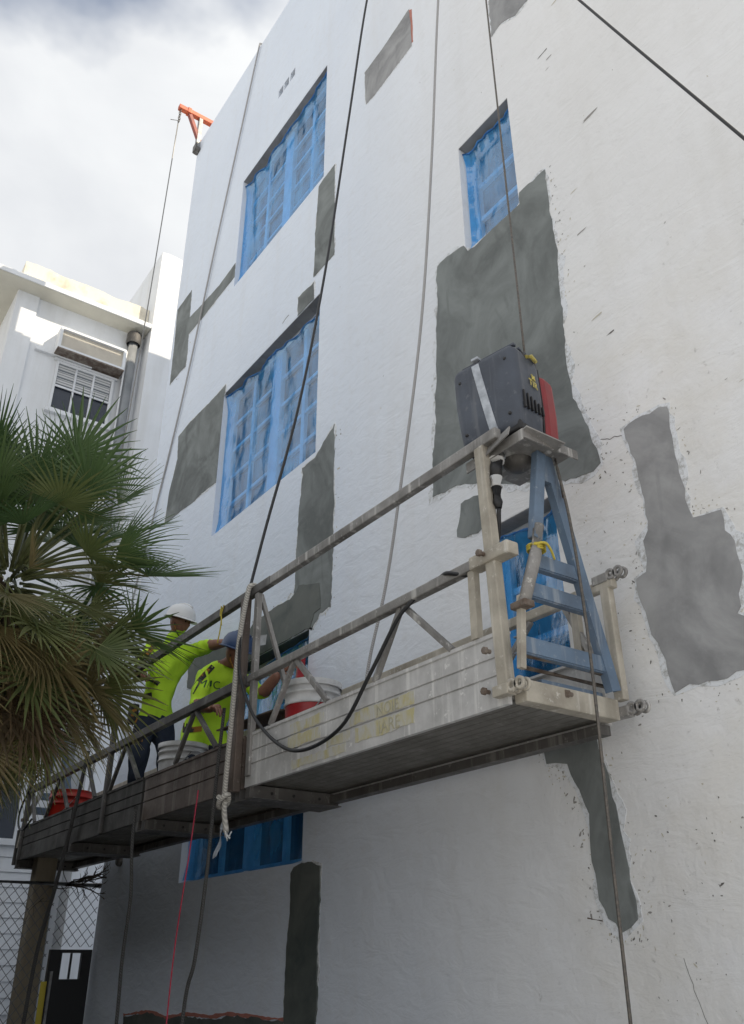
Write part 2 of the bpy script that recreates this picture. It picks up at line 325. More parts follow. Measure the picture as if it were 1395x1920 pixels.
# outlines of the cement patches on the wall, metres (x, z)
PATCH={
 'top':[(-5.595,11.248),(-5.174,11.27),(-4.703,11.345),(-4.682,11.101),(-4.681,10.658),(-5.051,10.637),(-5.387,10.613),(-5.561,10.633)],
 'topright':[(-3.5,9.346),(-3.483,9.817),(-3.457,10.392),(-2.664,9.509),(-2.872,9.323),(-3.037,9.293),(-3.191,9.273),(-3.378,9.385)],
 'w1right':[(-6.593,10.21),(-6.417,10.24),(-6.228,10.26),(-6.218,9.715),(-6.199,8.76),(-6.393,8.761),(-6.643,8.753),(-6.621,9.183),(-6.645,9.452),(-6.609,9.806)],
 'w1left':[(-8.925,10.771),(-8.908,10.496),(-9.263,10.487),(-10.017,10.468),(-10.483,10.486),(-10.444,10.13),(-10.451,9.826),(-10.694,9.854),(-11.056,9.841),(-11.078,10.671),(-11.145,11.459),(-10.583,11.482),(-10.531,10.858),(-9.967,10.782),(-9.463,10.729)],
 'w2top':[(-6.992,8.694),(-6.774,8.681),(-6.632,8.672),(-6.614,8.394),(-6.979,8.404)],
 'w2left':[(-8.865,8.54),(-8.879,8.064),(-8.85,7.628),(-8.865,7.324),(-8.836,7.029),(-9.327,7.069),(-9.615,7.055),(-9.977,7.092),(-10.543,7.109),(-10.491,7.649),(-10.326,8.099),(-10.394,8.515),(-9.987,8.558),(-9.369,8.523)],
 'w2right':[(-6.436,6.226),(-6.118,6.411),(-6.119,6.128),(-6.102,5.579),(-6.111,4.963),(-6.12,4.449),(-6.309,4.448),(-6.442,4.344),(-6.695,4.57),(-6.778,4.761),(-6.781,5.218),(-6.762,5.69),(-6.723,6.048),(-6.732,6.193),(-6.47,6.192)],
 'wet':[(-6.461,4.354),(-7.294,4.354),(-8.103,4.365),(-8.857,4.348),(-9.159,4.433),(-9.188,4.759),(-8.954,4.811),(-8.278,4.667),(-8.03,4.687),(-7.672,4.701),(-7.563,4.756),(-7.229,4.767),(-6.81,4.783),(-6.695,4.855),(-6.323,4.754),(-6.283,4.492),(-6.402,4.477)],
 'big':[(-3.095,7.176),(-3.098,6.987),(-3.109,6.737),(-3.09,6.47),(-3.081,6.301),(-3.11,6.061),(-3.112,5.859),(-3.139,5.393),(-3.126,5.044),(-3.074,4.854),(-3.031,4.712),(-3.016,4.58),(-2.977,4.409),(-3.044,4.378),(-3.282,4.416),(-3.562,4.539),(-4.089,4.785),(-4.39,4.883),(-4.639,4.909),(-4.592,5.347),(-4.521,6.058),(-4.436,7.199),(-4.344,7.211),(-4.078,7.161),(-4.03,7.141),(-4.029,7.066),(-3.99,7.0575),(-3.641,7.0575),(-3.392,7.0575),(-3.384,7.178),(-3.227,7.167)],
 'w4left':[(-4.309,4.701),(-4.217,4.701),(-4.013,4.659),(-4.054,4.413),(-4.144,4.385),(-4.372,4.447)],
 'right':[(-2.767,4.55),(-2.672,4.571),(-2.565,4.552),(-2.443,4.536),(-2.452,4.393),(-2.451,4.268),(-2.445,4.143),(-2.431,3.97),(-2.433,3.844),(-2.417,3.78),(-2.35,3.768),(-2.245,3.756),(-2.25,3.634),(-2.208,3.554),(-2.205,3.428),(-2.217,3.331),(-2.251,3.204),(-2.279,3.174),(-2.23,3.139),(-2.242,3.001),(-2.289,2.884),(-2.405,2.867),(-2.518,2.881),(-2.625,2.892),(-2.721,2.867),(-2.733,2.919),(-2.742,3.051),(-2.807,3.213),(-2.816,3.301),(-2.85,3.453),(-2.849,3.565),(-2.775,3.583),(-2.755,3.655),(-2.759,3.772),(-2.717,3.825),(-2.706,3.879),(-2.713,4.124),(-2.721,4.303),(-2.748,4.421)],
 'low':[(-3.663,2.935),(-3.272,2.883),(-3.268,2.812),(-3.263,2.628),(-3.226,2.409),(-3.199,2.228),(-3.175,2.038),(-3.157,1.889),(-3.16,1.802),(-3.213,1.764),(-3.285,1.738),(-3.353,1.809),(-3.402,1.902),(-3.405,2.03),(-3.42,2.162),(-3.408,2.277),(-3.427,2.399),(-3.453,2.478),(-3.505,2.572),(-3.523,2.633),(-3.616,2.654),(-3.686,2.66),(-3.697,2.734),(-3.665,2.81)],
 'w5below':[(-6.644,2.271),(-6.599,2.313),(-6.475,2.337),(-6.322,2.333),(-6.195,2.294),(-6.202,1.997),(-6.217,1.723),(-6.214,1.08),(-6.668,1.054),(-6.672,1.452),(-6.644,1.872)],
 'base':[(-9.986,1.134),(-9.668,1.163),(-9.312,1.183),(-8.914,1.147),(-8.561,1.187),(-8.263,1.194),(-7.938,1.188),(-7.64,1.224),(-7.351,1.219),(-7.013,1.214),(-6.682,1.217),(-6.666,1.029),(-9.936,0.837)],
}

# ------------------------------------------------------------------ ground
g = MB(); g.add([(-400, -400, 0), (400, -400, 0), (400, 400, 0), (-400, 400, 0)], [(0, 1, 2, 3)])
tag(g.build('ground', M['concrete']), kind='structure')
g = MB(); yr = random.Random(2); ring = []  # dark ground strip added to cut bounce light on the lower wall
for k in range(60):
    t = k / 60 * 4; sd_ = int(t); u = t - sd_; c = [(-13.5, -.004), (-3.6, -.004), (-1.6, -5.2), (-19, -5.2)]; a_, b_ = c[sd_], c[(sd_ + 1) % 4]
    ring.append((a_[0] + (b_[0] - a_[0]) * u + yr.uniform(-.08, .08), min(-.004, a_[1] + (b_[1] - a_[1]) * u + yr.uniform(-.08, .08)), .004))
g.add(ring, [tuple(range(60))]); tag(g.build('added_dark_ground', M['added_dark_soil']), kind='structure')

# ------------------------------------------------------------------ the white building being repaired
XL, XR, ZT = -11.2, 2.5, 15.58
bld = empty('white_building', (XL, 0, 0), 'tall white stucco building with grey cement patches and blue film over its windows', 'building')
OPEN = {'W1': (-8.91, -6.49, 10.30, 12.455), 'W2': (-8.89, -6.48, 6.265, 8.40), 'W5': (-8.91, -6.49, 2.345, 4.35),
        'W3': (-4.06, -3.40, 7.064, 8.374), 'W4': (-4.06, -3.40, 3.06, 4.373)}
VENT = [(-7.90, -7.76, 13.31, 13.48), (-7.73, -7.59, 13.31, 13.48), (-7.55, -7.41, 13.31, 13.48)]
REV = .20
def wall_with_openings():
    b = MB(); ops = list(OPEN.values()) + VENT
    xs = sorted({XL, XR} | {a for o in ops for a in o[:2]}); zs = sorted({0, ZT} | {a for o in ops for a in o[2:]})
    for i in range(len(xs) - 1):
        for k in range(len(zs) - 1):
            cx, cz = (xs[i] + xs[i + 1]) / 2, (zs[k] + zs[k + 1]) / 2
            if any(o[0] < cx < o[1] and o[2] < cz < o[3] for o in ops): continue
            b.add([(xs[i], 0, zs[k]), (xs[i + 1], 0, zs[k]), (xs[i + 1], 0, zs[k + 1]), (xs[i], 0, zs[k + 1])], [(0, 1, 2, 3)])
    for o in ops:
        x0, x1, z0, z1 = o; d = REV + .1
        b.add([(x0, 0, z0), (x1, 0, z0), (x1, 0, z1), (x0, 0, z1), (x0, d, z0), (x1, d, z0), (x1, d, z1), (x0, d, z1)],
              [(0, 4, 5, 1), (1, 5, 6, 2), (2, 6, 7, 3), (3, 7, 4, 0), (4, 7, 6, 5)])
    # roof edge, left side wall
    b.add([(XL, 0, ZT), (XR, 0, ZT), (XR, .35, ZT), (XL, .35, ZT)], [(0, 1, 2, 3)])
    b.add([(XL, 0, 0), (XL, 0, ZT), (XL, 14, ZT), (XL, 14, 0)], [(0, 1, 2, 3)])
    b.add([(XR, 0, 0), (XR, 14, 0), (XR, 14, ZT), (XR, 0, ZT)], [(0, 1, 2, 3)])
    b.add([(XL, 14, 0), (XL, 14, ZT), (XR, 14, ZT), (XR, 14, 0)], [(0, 1, 2, 3)])
    return b
wl = wall_with_openings()
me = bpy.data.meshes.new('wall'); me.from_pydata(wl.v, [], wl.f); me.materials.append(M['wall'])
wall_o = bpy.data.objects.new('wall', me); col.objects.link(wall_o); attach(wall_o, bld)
b = MB(); b.box(XL + .01, XR - .01, .35, 13.99, 14.9, 15.1); b.build('roof', M['concrete'], bld)
b = MB()
for y0, y1 in ((.35, .36),): b.box(XL, XR, y0, y1, 15.1, ZT)
b.box(XL, XL + .3, .36, 14, ZT - .02, ZT); b.box(XL + .29, XL + .30, .36, 14, 15.1, ZT - .02); b.build('parapet', M['wall'], bld)

# --- cement patches: thin trowelled slabs with ragged outlines
def ragged(poly, seed, amp=.016, step=.045):
    o = []; n = len(poly)
    for i in range(n):
        a = Vector((*poly[i], 0)); c = Vector((*poly[(i + 1) % n], 0)); d = c - a; k = max(1, int(d.length / step)); nrm = Vector((-d.y, d.x, 0)).normalized() if d.length > 1e-6 else Vector((0, 0, 0))
        for j in range(k):
            p = a + d * (j / k)
            if j: p += nrm * (amp * (mnoise.noise(Vector((p.x * 4.5 + seed, p.y * 4.5, seed))) * 1.3 + .8 * mnoise.noise(Vector((p.x * 17, p.y * 17 + seed, 0)))))
            o.append((p.x, p.y))
    return o
def in_open(x, z, m=0.004):
    return any(o[0] - m < x < o[1] + m and o[2] - m < z < o[3] + m for o in OPEN.values())
def patch(name, poly, mt, seed, t=.006, amp=.016, y=0.0, grow=0.0):
    pts = ragged(poly, seed, amp); q = []
    if grow:
        c_ = []; n_ = len(pts); ar = sum(pts[i][0] * pts[(i + 1) % n_][1] - pts[(i + 1) % n_][0] * pts[i][1] for i in range(n_)); sg = 1 if ar > 0 else -1
        for i in range(n_):
            (xa, za), (xb, zb) = pts[i - 1], pts[(i + 1) % n_]; dx, dz = xb - xa, zb - za; ln = math.hypot(dx, dz) or 1; k_ = grow * (.6 + 1.1 * mnoise.noise(Vector((pts[i][0] * 6, pts[i][1] * 6, seed))) + .7 * mnoise.noise(Vector((pts[i][0] * 23, pts[i][1] * 23, seed))))
            c_.append((pts[i][0] + sg * dz / ln * k_, pts[i][1] - sg * dx / ln * k_))
        pts = c_
    for x, z in pts:                                  # keep clear of the window openings
        for o in OPEN.values():
            if o[0] - .006 < x < o[1] + .006 and o[2] - .006 < z < o[3] + .006:
                d = [(abs(x - o[0]), (o[0] - .006, z)), (abs(x - o[1]), (o[1] + .006, z)), (abs(z - o[2]), (x, o[2] - .006)), (abs(z - o[3]), (x, o[3] + .006))]
                x, z = min(d)[1]
        q.append((max(x, XL + .004), z))
    bm = bmesh.new(); vs_ = [bm.verts.new((x, y - t, z)) for x, z in q]
    for tri in tessellate_polygon([[Vector((x, z, 0)) for x, z in q]]):
        try: bm.faces.new([vs_[i] for i in tri])
        except ValueError: pass
    back = [bm.verts.new((x, y + .002, z)) for x, z in q]; n = len(q)
    for i in range(n):
        try: bm.faces.new((vs_[i], vs_[(i + 1) % n], back[(i + 1) % n], back[i]))
        except ValueError: pass
    bmesh.ops.recalc_face_normals(bm, faces=bm.faces[:])
    m = bpy.data.meshes.new(name); bm.to_mesh(m); bm.free(); m.materials.append(mt); o = bpy.data.objects.new(name, m); col.objects.link(o); attach(o, bld); return o
PM = {'top': 'cement_pale', 'topright': 'cement_pale', 'w1right': 'cement', 'w1left': 'cement', 'w2top': 'cement', 'w2left': 'cement', 'w2right': 'cement', 'wet': 'cement_wet',
      'big': 'cement', 'w4left': 'cement', 'right': 'cement_pale', 'low': 'cement', 'w5below': 'cement_wet', 'base': 'cement_wet'}
THK = {'wet': .011, 'w5below': .014}
for i, (k, v) in enumerate(PATCH.items()): patch('cement_patch', v, M[PM[k]], i * 3.7 + 1, THK.get(k, .006), .010 if k in ('w1right', 'w1left', 'top', 'w2left') else .02)
for i, (k, v) in enumerate(PATCH.items()):
    if k not in ('base',): patch('cement_residue', v, M['residue'], i * 5.3 + 2, .0022, .02, grow=.045 if k in ('big', 'right', 'low', 'wet') else .02)
# red primer left at the edges of two patches
M['red_edge'] = simple('red_primer', (.50, .20, .16), (.40, .16, .12), 12, .8)
patch('primer_edge', [(-4.70, 11.33), (-4.655, 11.29), (-4.652, 10.70), (-4.68, 10.70)], M['red_edge'], 3, .003, .006)
patch('primer_edge', [(x, z) for x, z in PATCH['base'][:11]] + [(x + .02 * math.sin(x * 9), z + .028) for x, z in PATCH['base'][10::-1]], M['red_edge'], 5, .004, .012)

# --- small chips, pits and scratches in the paint: too many to count
def chips():
    b = MB(); r = random.Random(11)
    def fleck(x, z, s, st=1.0, ang=None):
        if in_open(x, z, .03): return
        ang = r.uniform(0, 6.28) if ang is None else ang; n = r.randint(5, 8); vs_ = []
        for k in range(n):
            a = 2 * math.pi * k / n; rr = s * r.uniform(.4, 1.1); u, v = rr * math.cos(a) * st, rr * math.sin(a)
            vs_.append((x + u * math.cos(ang) - v * math.sin(ang), -.0016 - r.random() * .0004, z + u * math.sin(ang) + v * math.cos(ang)))
        b.add(vs_, [tuple(range(n))], r.choice((0, 1, 1, 2, 2)))
    def along(poly, i0, i1, n, spread, smax):
        for _ in range(n):
            i = r.randrange(i0, i1); a, c = poly[i % len(poly)], poly[(i + 1) % len(poly)]; t = r.random()
            d = abs(r.gauss(0, spread)) + .008; dx, dz = c[0] - a[0], c[1] - a[1]; ln = math.hypot(dx, dz) or 1
            fleck(a[0] + dx * t + dz / ln * d * SGN, a[1] + dz * t - dx / ln * d * SGN, r.uniform(.003, smax) * (1 if r.random() < .8 else 1.6), r.choice((1, 1, 2.2, 3)))
    global SGN
    for SGN in (1, -1):
        along(PATCH['big'], 0, 14, 90, .06, .007); along(PATCH['right'], 0, 38, 170, .04, .0055); along(PATCH['low'], 1, 22, 150, .06, .0055)
        along(PATCH['w2right'], 1, 8, 26, .06, .010); along(PATCH['w1left'], 0, 9, 16, .05, .010); along(PATCH['wet'], 6, 14, 30, .06, .010)
    for _ in range(140): fleck(r.gauss(-2.75, .35), r.gauss(1.9, .55), r.uniform(.0015, .0055), r.choice((1, 1.8, 3)))
    for _ in range(110): fleck(r.gauss(-3.0, .25), r.gauss(3.7, .35), r.uniform(.002, .006), r.choice((1, 1.8, 3)))
    for _ in range(60): fleck(r.uniform(-7, -1.4), r.uniform(4.5, 11), r.uniform(.0025, .006), r.choice((1, 2.5)))
    for x, z, ln in ((-2.95, 8.45, .13), (-2.9, 8.33, .11), (-2.93, 8.22, .06), (-2.62, 7.3, .19), (-2.86, 6.72, .1), (-2.84, 6.3, .12), (-2.83, 5.5, .12), (-2.75, 5.3, .1), (-2.8, 3.55, .05), (-2.05, 4.5, .03), (-1.97, 4.44, .035), (-2.75, 8.9, .14)):
        fleck(x, z, ln * .07, 7, R(6))
    # a fine crack joining two patches, and a wandering crack low down
    def crack(pts, w_):
        for i in range(len(pts) - 1):
            (x0, z0), (x1, z1) = pts[i], pts[i + 1]; dx, dz = x1 - x0, z1 - z0; ln = math.hypot(dx, dz); nx, nz = -dz / ln * w_, dx / ln * w_
            b.add([(x0 - nx, -.0018, z0 - nz), (x1 - nx, -.0018, z1 - nz), (x1 + nx, -.0018, z1 + nz), (x0 + nx, -.0018, z0 + nz)], [(0, 1, 2, 3)], 0)
    def wander(p0, p1, n, a): return [(p0[0] + (p1[0] - p0[0]) * i / n + r.uniform(-a, a), p0[1] + (p1[1] - p0[1]) * i / n + r.uniform(-a, a)) for i in range(n + 1)]
    crack(wander((-3.0, 4.58), (-2.75, 4.5), 10, .008), .0022); crack(wander((-2.93, 1.62), (-2.83, 1.3), 12, .008), .0014); crack(wander((-7.35, 8.55), (-7.2, 8.58), 4, .01), .006)
    return b.build('paint_chips', [M['chip_dark'], M['chip_mid'], M['chip_cream']], bld, kind='stuff')
M['chip_dark'] = mat('pit_dark', (.13, .125, .12), .9); M['chip_mid'] = mat('pit_grey', (.30, .29, .28), .9); M['chip_cream'] = mat('old_cream_paint', (.55, .52, .44), .9)
chips()

# --- vent holes are recessed in the wall; round cap and nail low on the wall
for x0, x1, z0, z1 in VENT:
    b = MB(); b.box(x0 + .003, x1 - .003, .10, .12, z0 + .003, z1 - .003); b.build('vent', M['dark_hole'], bld)
b = MB(); b.lathe([(0, -.0), (.05, 0), (.062, .02), (.062, .05)], 14, M=Matrix.Translation((-10.63, -.05, 2.70)) @ Matrix.Rotation(R(-90), 4, 'X')); b.build('pipe_cap', M['rail_dark'], bld)
b = MB(); b.tube([(-3.40, .01, 1.80), (-3.40, -.11, 1.812)], .0045, 6); b.build('nail', M['rust'], bld)

for k, (x0, x1, z0, z1) in OPEN.items():             # fresh cement with painted-in shade on the underside of each window head
    b = MB(); b.box(x0 + .002, x1 - .002, .003, REV - .056, z1 - .006, z1 - .001); b.build('head_soffit', M['cement_wet'] if k == 'W5' else M['cement_soffit_shaded'], bld)
# --- windows: frame (> pane, muntin, plastic_sheet)
def window(key, cols, rows, seed, mull, droop):
    x0, x1, z0, z1 = OPEN[key]; y = REV; f = .055; b = MB()
    x0 += .004; x1 -= .004; z0 += .004; z1 -= .004
    b.box(x0, x0 + f, y - .05, y + .04, z0, z1); b.box(x1 - f, x1, y - .05, y + .04, z0, z1)
    b.box(x0 + f, x1 - f, y - .048, y + .04, z0, z0 + f); b.box(x0 + f, x1 - f, y - .048, y + .04, z1 - f, z1)
    halves = [(x0 + f, x1 - f)]
    if mull:
        xm = (x0 + x1) / 2; b.box(xm - .11, xm + .11, y - .055, y + .04, z0 + f, z1 - f); halves = [(x0 + f, xm - .11), (xm + .11, x1 - f)]
    win = b.build('window', M['frame_white'], bld)
    pmesh = mmesh = None
    for hx0, hx1 in halves:
        cw = (hx1 - hx0) / cols; rh = (z1 - z0 - 2 * f) / rows; mw = .045
        for c in range(1, cols):
            q = MB(); xx = hx0 + c * cw; q.box(xx - mw / 2 - .012, xx + mw / 2 + .012, y - .035, y + .02, z0 + f, z1 - f); q.build('stile', M['frame_white'], win)
        for c in range(cols):
            for r_ in range(rows):
                xa, xb = hx0 + c * cw + (.0345 if c else 0), hx0 + (c + 1) * cw - (.0345 if c < cols - 1 else 0); za = z0 + f + r_ * rh; zb = za + rh
                if r_:
                    q = MB(); q.box(xa + .001, xb - .001, y - .03, y + .02, za - mw / 2, za + mw / 2); q.build('muntin', M['frame_white'], win)
                q = MB(); tl = rnd.uniform(-.008, .008); lo, hi = za + (mw / 2 if r_ else 0) + .001, zb - (mw / 2 if r_ < rows - 1 else 0) - .001
                q.add([(xa + .002, y + .005 + tl, lo), (xb - .002, y + .005 - tl, lo), (xb - .002, y + .008 - tl, hi), (xa + .002, y + .008 + tl, hi)], [(0, 1, 2, 3)]); q.build('pane', M['glass'], win)
    # draped film: fine vertical pleats, gathered top hem, edges taped to the reveal
    q = MB(); nx, nz = (70, 56) if mull else (28, 40); xa, xb = x0 + .006, x1 - .006; vs_ = []; mus = []
    for k in range(nz + 1):
        v = k / nz
        for i in range(nx + 1):
            u = i / nx; x = xa + (xb - xa) * u
            top = z1 - .035 - droop * (.5 + .5 * math.sin(u * 3.3 + seed)) - .012 * mnoise.noise(Vector((u * 5, seed, 1)))
            bot = z0 + .012 + .02 * mnoise.noise(Vector((u * 14, seed, 5)))
            z = bot + (top - bot) * v; e = min(1, min(u, 1 - u) * 14); ev = min(1, min(v, 1 - v) * 10)
            pl = mnoise.noise(Vector((x * 4 + seed, z * .7, seed))) * .8 + mnoise.noise(Vector((x * 9 + z * 2, z * 1.3 + seed, 2))) * .3 + mnoise.noise(Vector((x * 3 - z * 4, z * 3, seed + 9))) * .4
            hem = max(0, (v - .90) / .1)
            yy = y - .080 + pl * (.030 if key == 'W2' else .024) * e * (1.0 + hem) - .05 * (1 - e) - .035 * (1 - ev) + hem * .008 * math.sin(u * 31 + seed)
            vs_.append((x, min(yy, y - .058), z))
    fs = [(k * (nx + 1) + i, k * (nx + 1) + i + 1, (k + 1) * (nx + 1) + i + 1, (k + 1) * (nx + 1) + i) for k in range(nz) for i in range(nx)]
    q.add(vs_, fs, 0, True); q.build('plastic_sheet', M['film'], win)
    # rolled hem of tape along the top
    hp_ = [Vector(vs_[nz * (nx + 1) + i]) + Vector((0, -.008, .004 * math.sin(i * 1.7))) for i in range(0, nx + 1, 2)]
    q = MB(); q.tube(hp_, [.008 + .003 * math.sin(i * 2.1) for i in range(len(hp_))], 6); q.build('taped_hem', M['film_hem'], win)
    return win
M['film_hem'] = simple('blue_tape', (.035, .16, .46), (.07, .27, .62), 9, .4)
window('W1', 2, 5, 1.3, True, .06); window('W2', 2, 5, 4.1, True, .16); window('W5', 2, 4, 7.7, True, .10)
window('W3', 1, 3, 2.2, False, .03); window('W4', 1, 3, 6.1, False, .05)

# ------------------------------------------------------------------ neighbouring building
nb = empty('neighbour_building', (-14.42, -.8, 0), 'sunlit white house with flat projecting eave beyond the building corner', 'building')
XE, XW = -14.0, -14.42; ZE = 13.24
def rough_block(b, x0, x1, y0, y1, z0, z1, n, amp, m=0, seed=0):
    ys = [y0 + (y1 - y0) * i / n for i in range(n + 1)]; vs_ = []
    for i, y in enumerate(ys):
        a = amp * (mnoise.noise(Vector((y * 2 + seed, seed, 0))) + .6 * mnoise.noise(Vector((y * 11 + seed, seed, 3))))
        vs_ += [(x1, y, z0), (x1 + .3 * a, y, z1 + a), (x0, y, z1 + a), (x0, y, z0)]
    fs = []
    for i in range(n): fs += [tuple(4 * i + k for k in (0, 1)) + tuple(4 * (i + 1) + k for k in (1, 0)), (4 * i + 1, 4 * i + 2, 4 * i + 6, 4 * i + 5), (4 * i + 2, 4 * i + 3, 4 * i + 7, 4 * i + 6)]
    b.add(vs_, fs + [(0, 3, 2, 1), (4 * n, 4 * n + 1, 4 * n + 2, 4 * n + 3)], m)
b = MB(); b.box(-24, XW, -2.07, .5, 0, ZE); b.build('wall', M['n_wall'], nb)
b = MB(); b.box(XW, XW + .045, -2.067, -1.66, 0, ZE - .002); b.build('corner_pilaster', M['n_wall'], nb)
b = MB(); b.bbox(-24, XE, -3.3, .497, ZE + .004, ZE + .115, .008); b.build('eave', M['n_wall'], nb)
b = MB(); b.box(-23.9, XE - .02, -3.28, .49, ZE - .004, ZE + .002); b.build('soffit', M['n_soffit'], nb)
b = MB(); rough_block(b, -14.9, -14.3, -2.06, .495, ZE + .115, ZE + .68, 60, .035); b.build('roof_parapet', M['n_old'], nb)
b = MB(); rough_block(b, -17.0, XE + .003, .503, 1.22, 0, 15.36, 12, .035, seed=4); b.box(-14.6, -14.3, .62, .80, 15.28, 15.46); b.build('tall_pier', M['n_wall'], nb)
b = MB(); b.box(-24, -17.0, .503, 1.21, 0, 13.3); b.build('rear_wall', M['n_wall'], nb)
b = MB(); b.tube([(-14.29, .26, 0), (-14.29, .26, 13.0)], .10, 14); b.build('downpipe', M['downpipe'], nb)
b = MB(); b.lathe([(.135, 12.88), (.15, 12.92), (.15, 13.12), (.13, 13.16), (0, 13.16)], 14, M=Matrix.Translation((-14.28, .26, 0))); b.build('pipe_collar', M['rail_dark'], nb)
b = MB(); b.tube([(-14.20, .13, 0), (-14.20, .13, 12.6)], .02, 8); b.build('conduit', M['white_plastic'], nb)
b = MB(); b.bbox(XW + .003, -14.34, -1.55, -.45, 12.02, 12.09, .01); b.build('ledge', M['n_wall'], nb)
# framed box above the window: white frame, pale recessed panel
b = MB(); x1 = -14.12
b.box(XW, x1, -1.20, -1.15, 12.08, 12.58); b.box(XW, x1, .06, .11, 12.08, 12.58); b.box(XW, x1, -1.15, .06, 12.08, 12.13); b.box(XW, x1, -1.15, .06, 12.53, 12.58)
bx = b.build('wall_box', M['n_wall'], nb)
b = MB(); b.box(XW + .004, x1 - .06, -1.149, .059, 12.131, 12.529); b.build('panel', simple('cream_panel', (.56, .52, .44), (.46, .42, .36), 2, .35), bx)
b = MB(); b.box(XW, x1 + .01, -1.20, .11, 12.045, 12.077); b.build('bottom_rail', M['rust'], bx)
def sash(parent, y0, y1, z0, z1, cols, rows, X, blind):
    b = MB(); f = .05
    b.box(X, X + .05, y0 - f, y0, z0 - f, z1 + f); b.box(X, X + .05, y1, y1 + f, z0 - f, z1 + f); b.box(X, X + .048, y0, y1, z1, z1 + f); b.box(X, X + .09, y0 - .1, y1 + .1, z0 - f - .04, z0 - .002)
    wn = b.build('window', M['n_wall'], parent); cw, rh = (y1 - y0) / cols, (z1 - z0) / rows
    for c in range(cols):
        for r_ in range(rows):
            q = MB(); a = y0 + c * cw; z = z0 + r_ * rh
            q.add([(X + .012, a, z), (X + .012, a + cw, z), (X + .014, a + cw, z + rh), (X + .014, a, z + rh)], [(0, 1, 2, 3)]); q.build('pane', M['glass_pale'] if (blind and r_ == rows - 1) else M['glass'], wn)
    for c in range(1, cols):
        q = MB(); a = y0 + c * cw; q.box(X + .015, X + .042, a - .018, a + .018, z0, z1); q.build('muntin', M['frame_white'], wn)
    for r_ in range(1, rows):
        q = MB(); z = z0 + r_ * rh; q.box(X + .043, X + .06, y0, y1, z - .02, z + .02); q.build('muntin', M['frame_white'], wn)
    if blind:
        for k in range(9):
            z = z0 + rh * 1.04 + k * rh * .105
            q = MB(); q.box(X + .018, X + .024, y0 + .01, y1 - .01, z, z + rh * (.075 if k % 3 else .03)); q.build('blind_slat', M['blind'], wn)
    return wn
sash(nb, -1.06, -.02, 10.86, 11.90, 3, 2, XW + .002, True)
b = MB(); b.box(XW, XW + .06, -1.16, .08, 11.955, 12.0); b.build('lintel', M['n_wall'], nb)
sash(nb, -1.30, -.34, 3.30, 4.9, 2, 2, XW + .002, False)
pk = None
for k in range(11):                                   # clapboard at the foot of the house
    b = MB(); z = 1.0 + k * .205
    b.add([(XW + .03, -2.05, z), (XW + .03, .09, z), (XW + .012, .09, z + .2), (XW + .012, -2.05, z + .2), (XW, -2.05, z), (XW, .09, z), (XW, .09, z + .2), (XW, -2.05, z + .2)], [(0, 1, 2, 3), (0, 4, 5, 1), (3, 2, 6, 7), (0, 3, 7, 4), (1, 5, 6, 2)])
    b.build('plank', M['n_wall'], nb)

# ------------------------------------------------------------------ fence, gate, posts
XF = -11.12
fc = empty('chain_link_fence', (XF, -1.6, 0), 'chain link fence with pipe top rail at the building corner', 'fence')
b = MB(); b.tube([(XF, -4.2, 2.455), (XF, -.03, 2.46)], .028, 10); b.build('top_rail', M['steel'], fc)
for y in (-4.2, -2.4):
    b = MB(); b.tube([(XF, y, 0), (XF, y, 2.5)], .032, 10); b.build('post', M['steel'], fc)
def links(y0, y1, z0, z1, p, parent):
    b = MB(); r_ = .0032
    def clip(a, c):
        (ya, za), (yb, zb) = a, c; t0, t1 = 0, 1
        for lo, hi, s, e in ((y0, y1, ya, yb), (z0, z1, za, zb)):
            d = e - s
            ta, tb = sorted(((lo - s) / d, (hi - s) / d)); t0 = max(t0, ta); t1 = min(t1, tb)
        return None if t1 - t0 < 1e-3 else ((ya + (yb - ya) * t0, za + (zb - za) * t0), (ya + (yb - ya) * t1, za + (zb - za) * t1))
    H = z1 - z0; n = int((y1 - y0 + H) / p) + 2; sl = .85
    for i in range(n):
        for s in (1, -1):
            ys = y0 - H * sl + i * p if s == 1 else y0 + i * p
            c = clip((ys, z0), (ys + s * H * sl, z1)) if s == 1 else clip((ys, z0), (ys - H * sl, z1))
            if c: b.bar((XF + .002 * s, c[0][0], c[0][1]), (XF + .002 * s, c[1][0], c[1][1]), r_ * 2, r_ * 2)
    return b.build('chain_link_mesh', M['link'], parent, kind='stuff')
M['link'] = mat('galvanised_link', (.16, .165, .175), .5, .4)
links(-4.2, -.56, .05, 2.45, .112, fc); links(-.52, -.04, 1.80, 2.45, .112, fc)
gt = empty('black_gate', (XF, -.28, 0), 'black metal gate with two small barred openings below chain link', 'gate')
b = MB(); b.box(XF - .03, XF + .03, -.525, -.04, 0.1, 1.47); b.box(XF - .03, XF + .03, -.525, -.385, 1.47, 1.77); b.box(XF - .03, XF + .03, -.155, -.04, 1.47, 1.77); b.box(XF - .03, XF + .03, -.385, -.155, 1.735, 1.77); b.build('panel', M['gate'], gt)
b = MB(); b.box(XF - .015, XF + .015, -.28, -.26, 1.471, 1.734); b.build('bar', M['gate'], gt)
b = MB(); b.box(XF + .031, XF + .06, -.50, -.47, .9, 1.55); b.build('latch_plate', M['steel'], gt)
b = MB(); b.bbox(-11.40, -11.2, -.80, -.565, 0, 2.95, .012)
tag(b.build('square_post', M['post']), 'tan square post behind the chain link fence', 'post')
b = MB(); b.tube([(-11.05, -.545, .0), (-11.05, -.56, 1.45)], [.032, .034], 10); tag(b.build('yellow_guard', M['yellow']), 'yellow plastic sleeve upright beside the black gate', 'guard')
b = MB(); tr = random.Random(5)
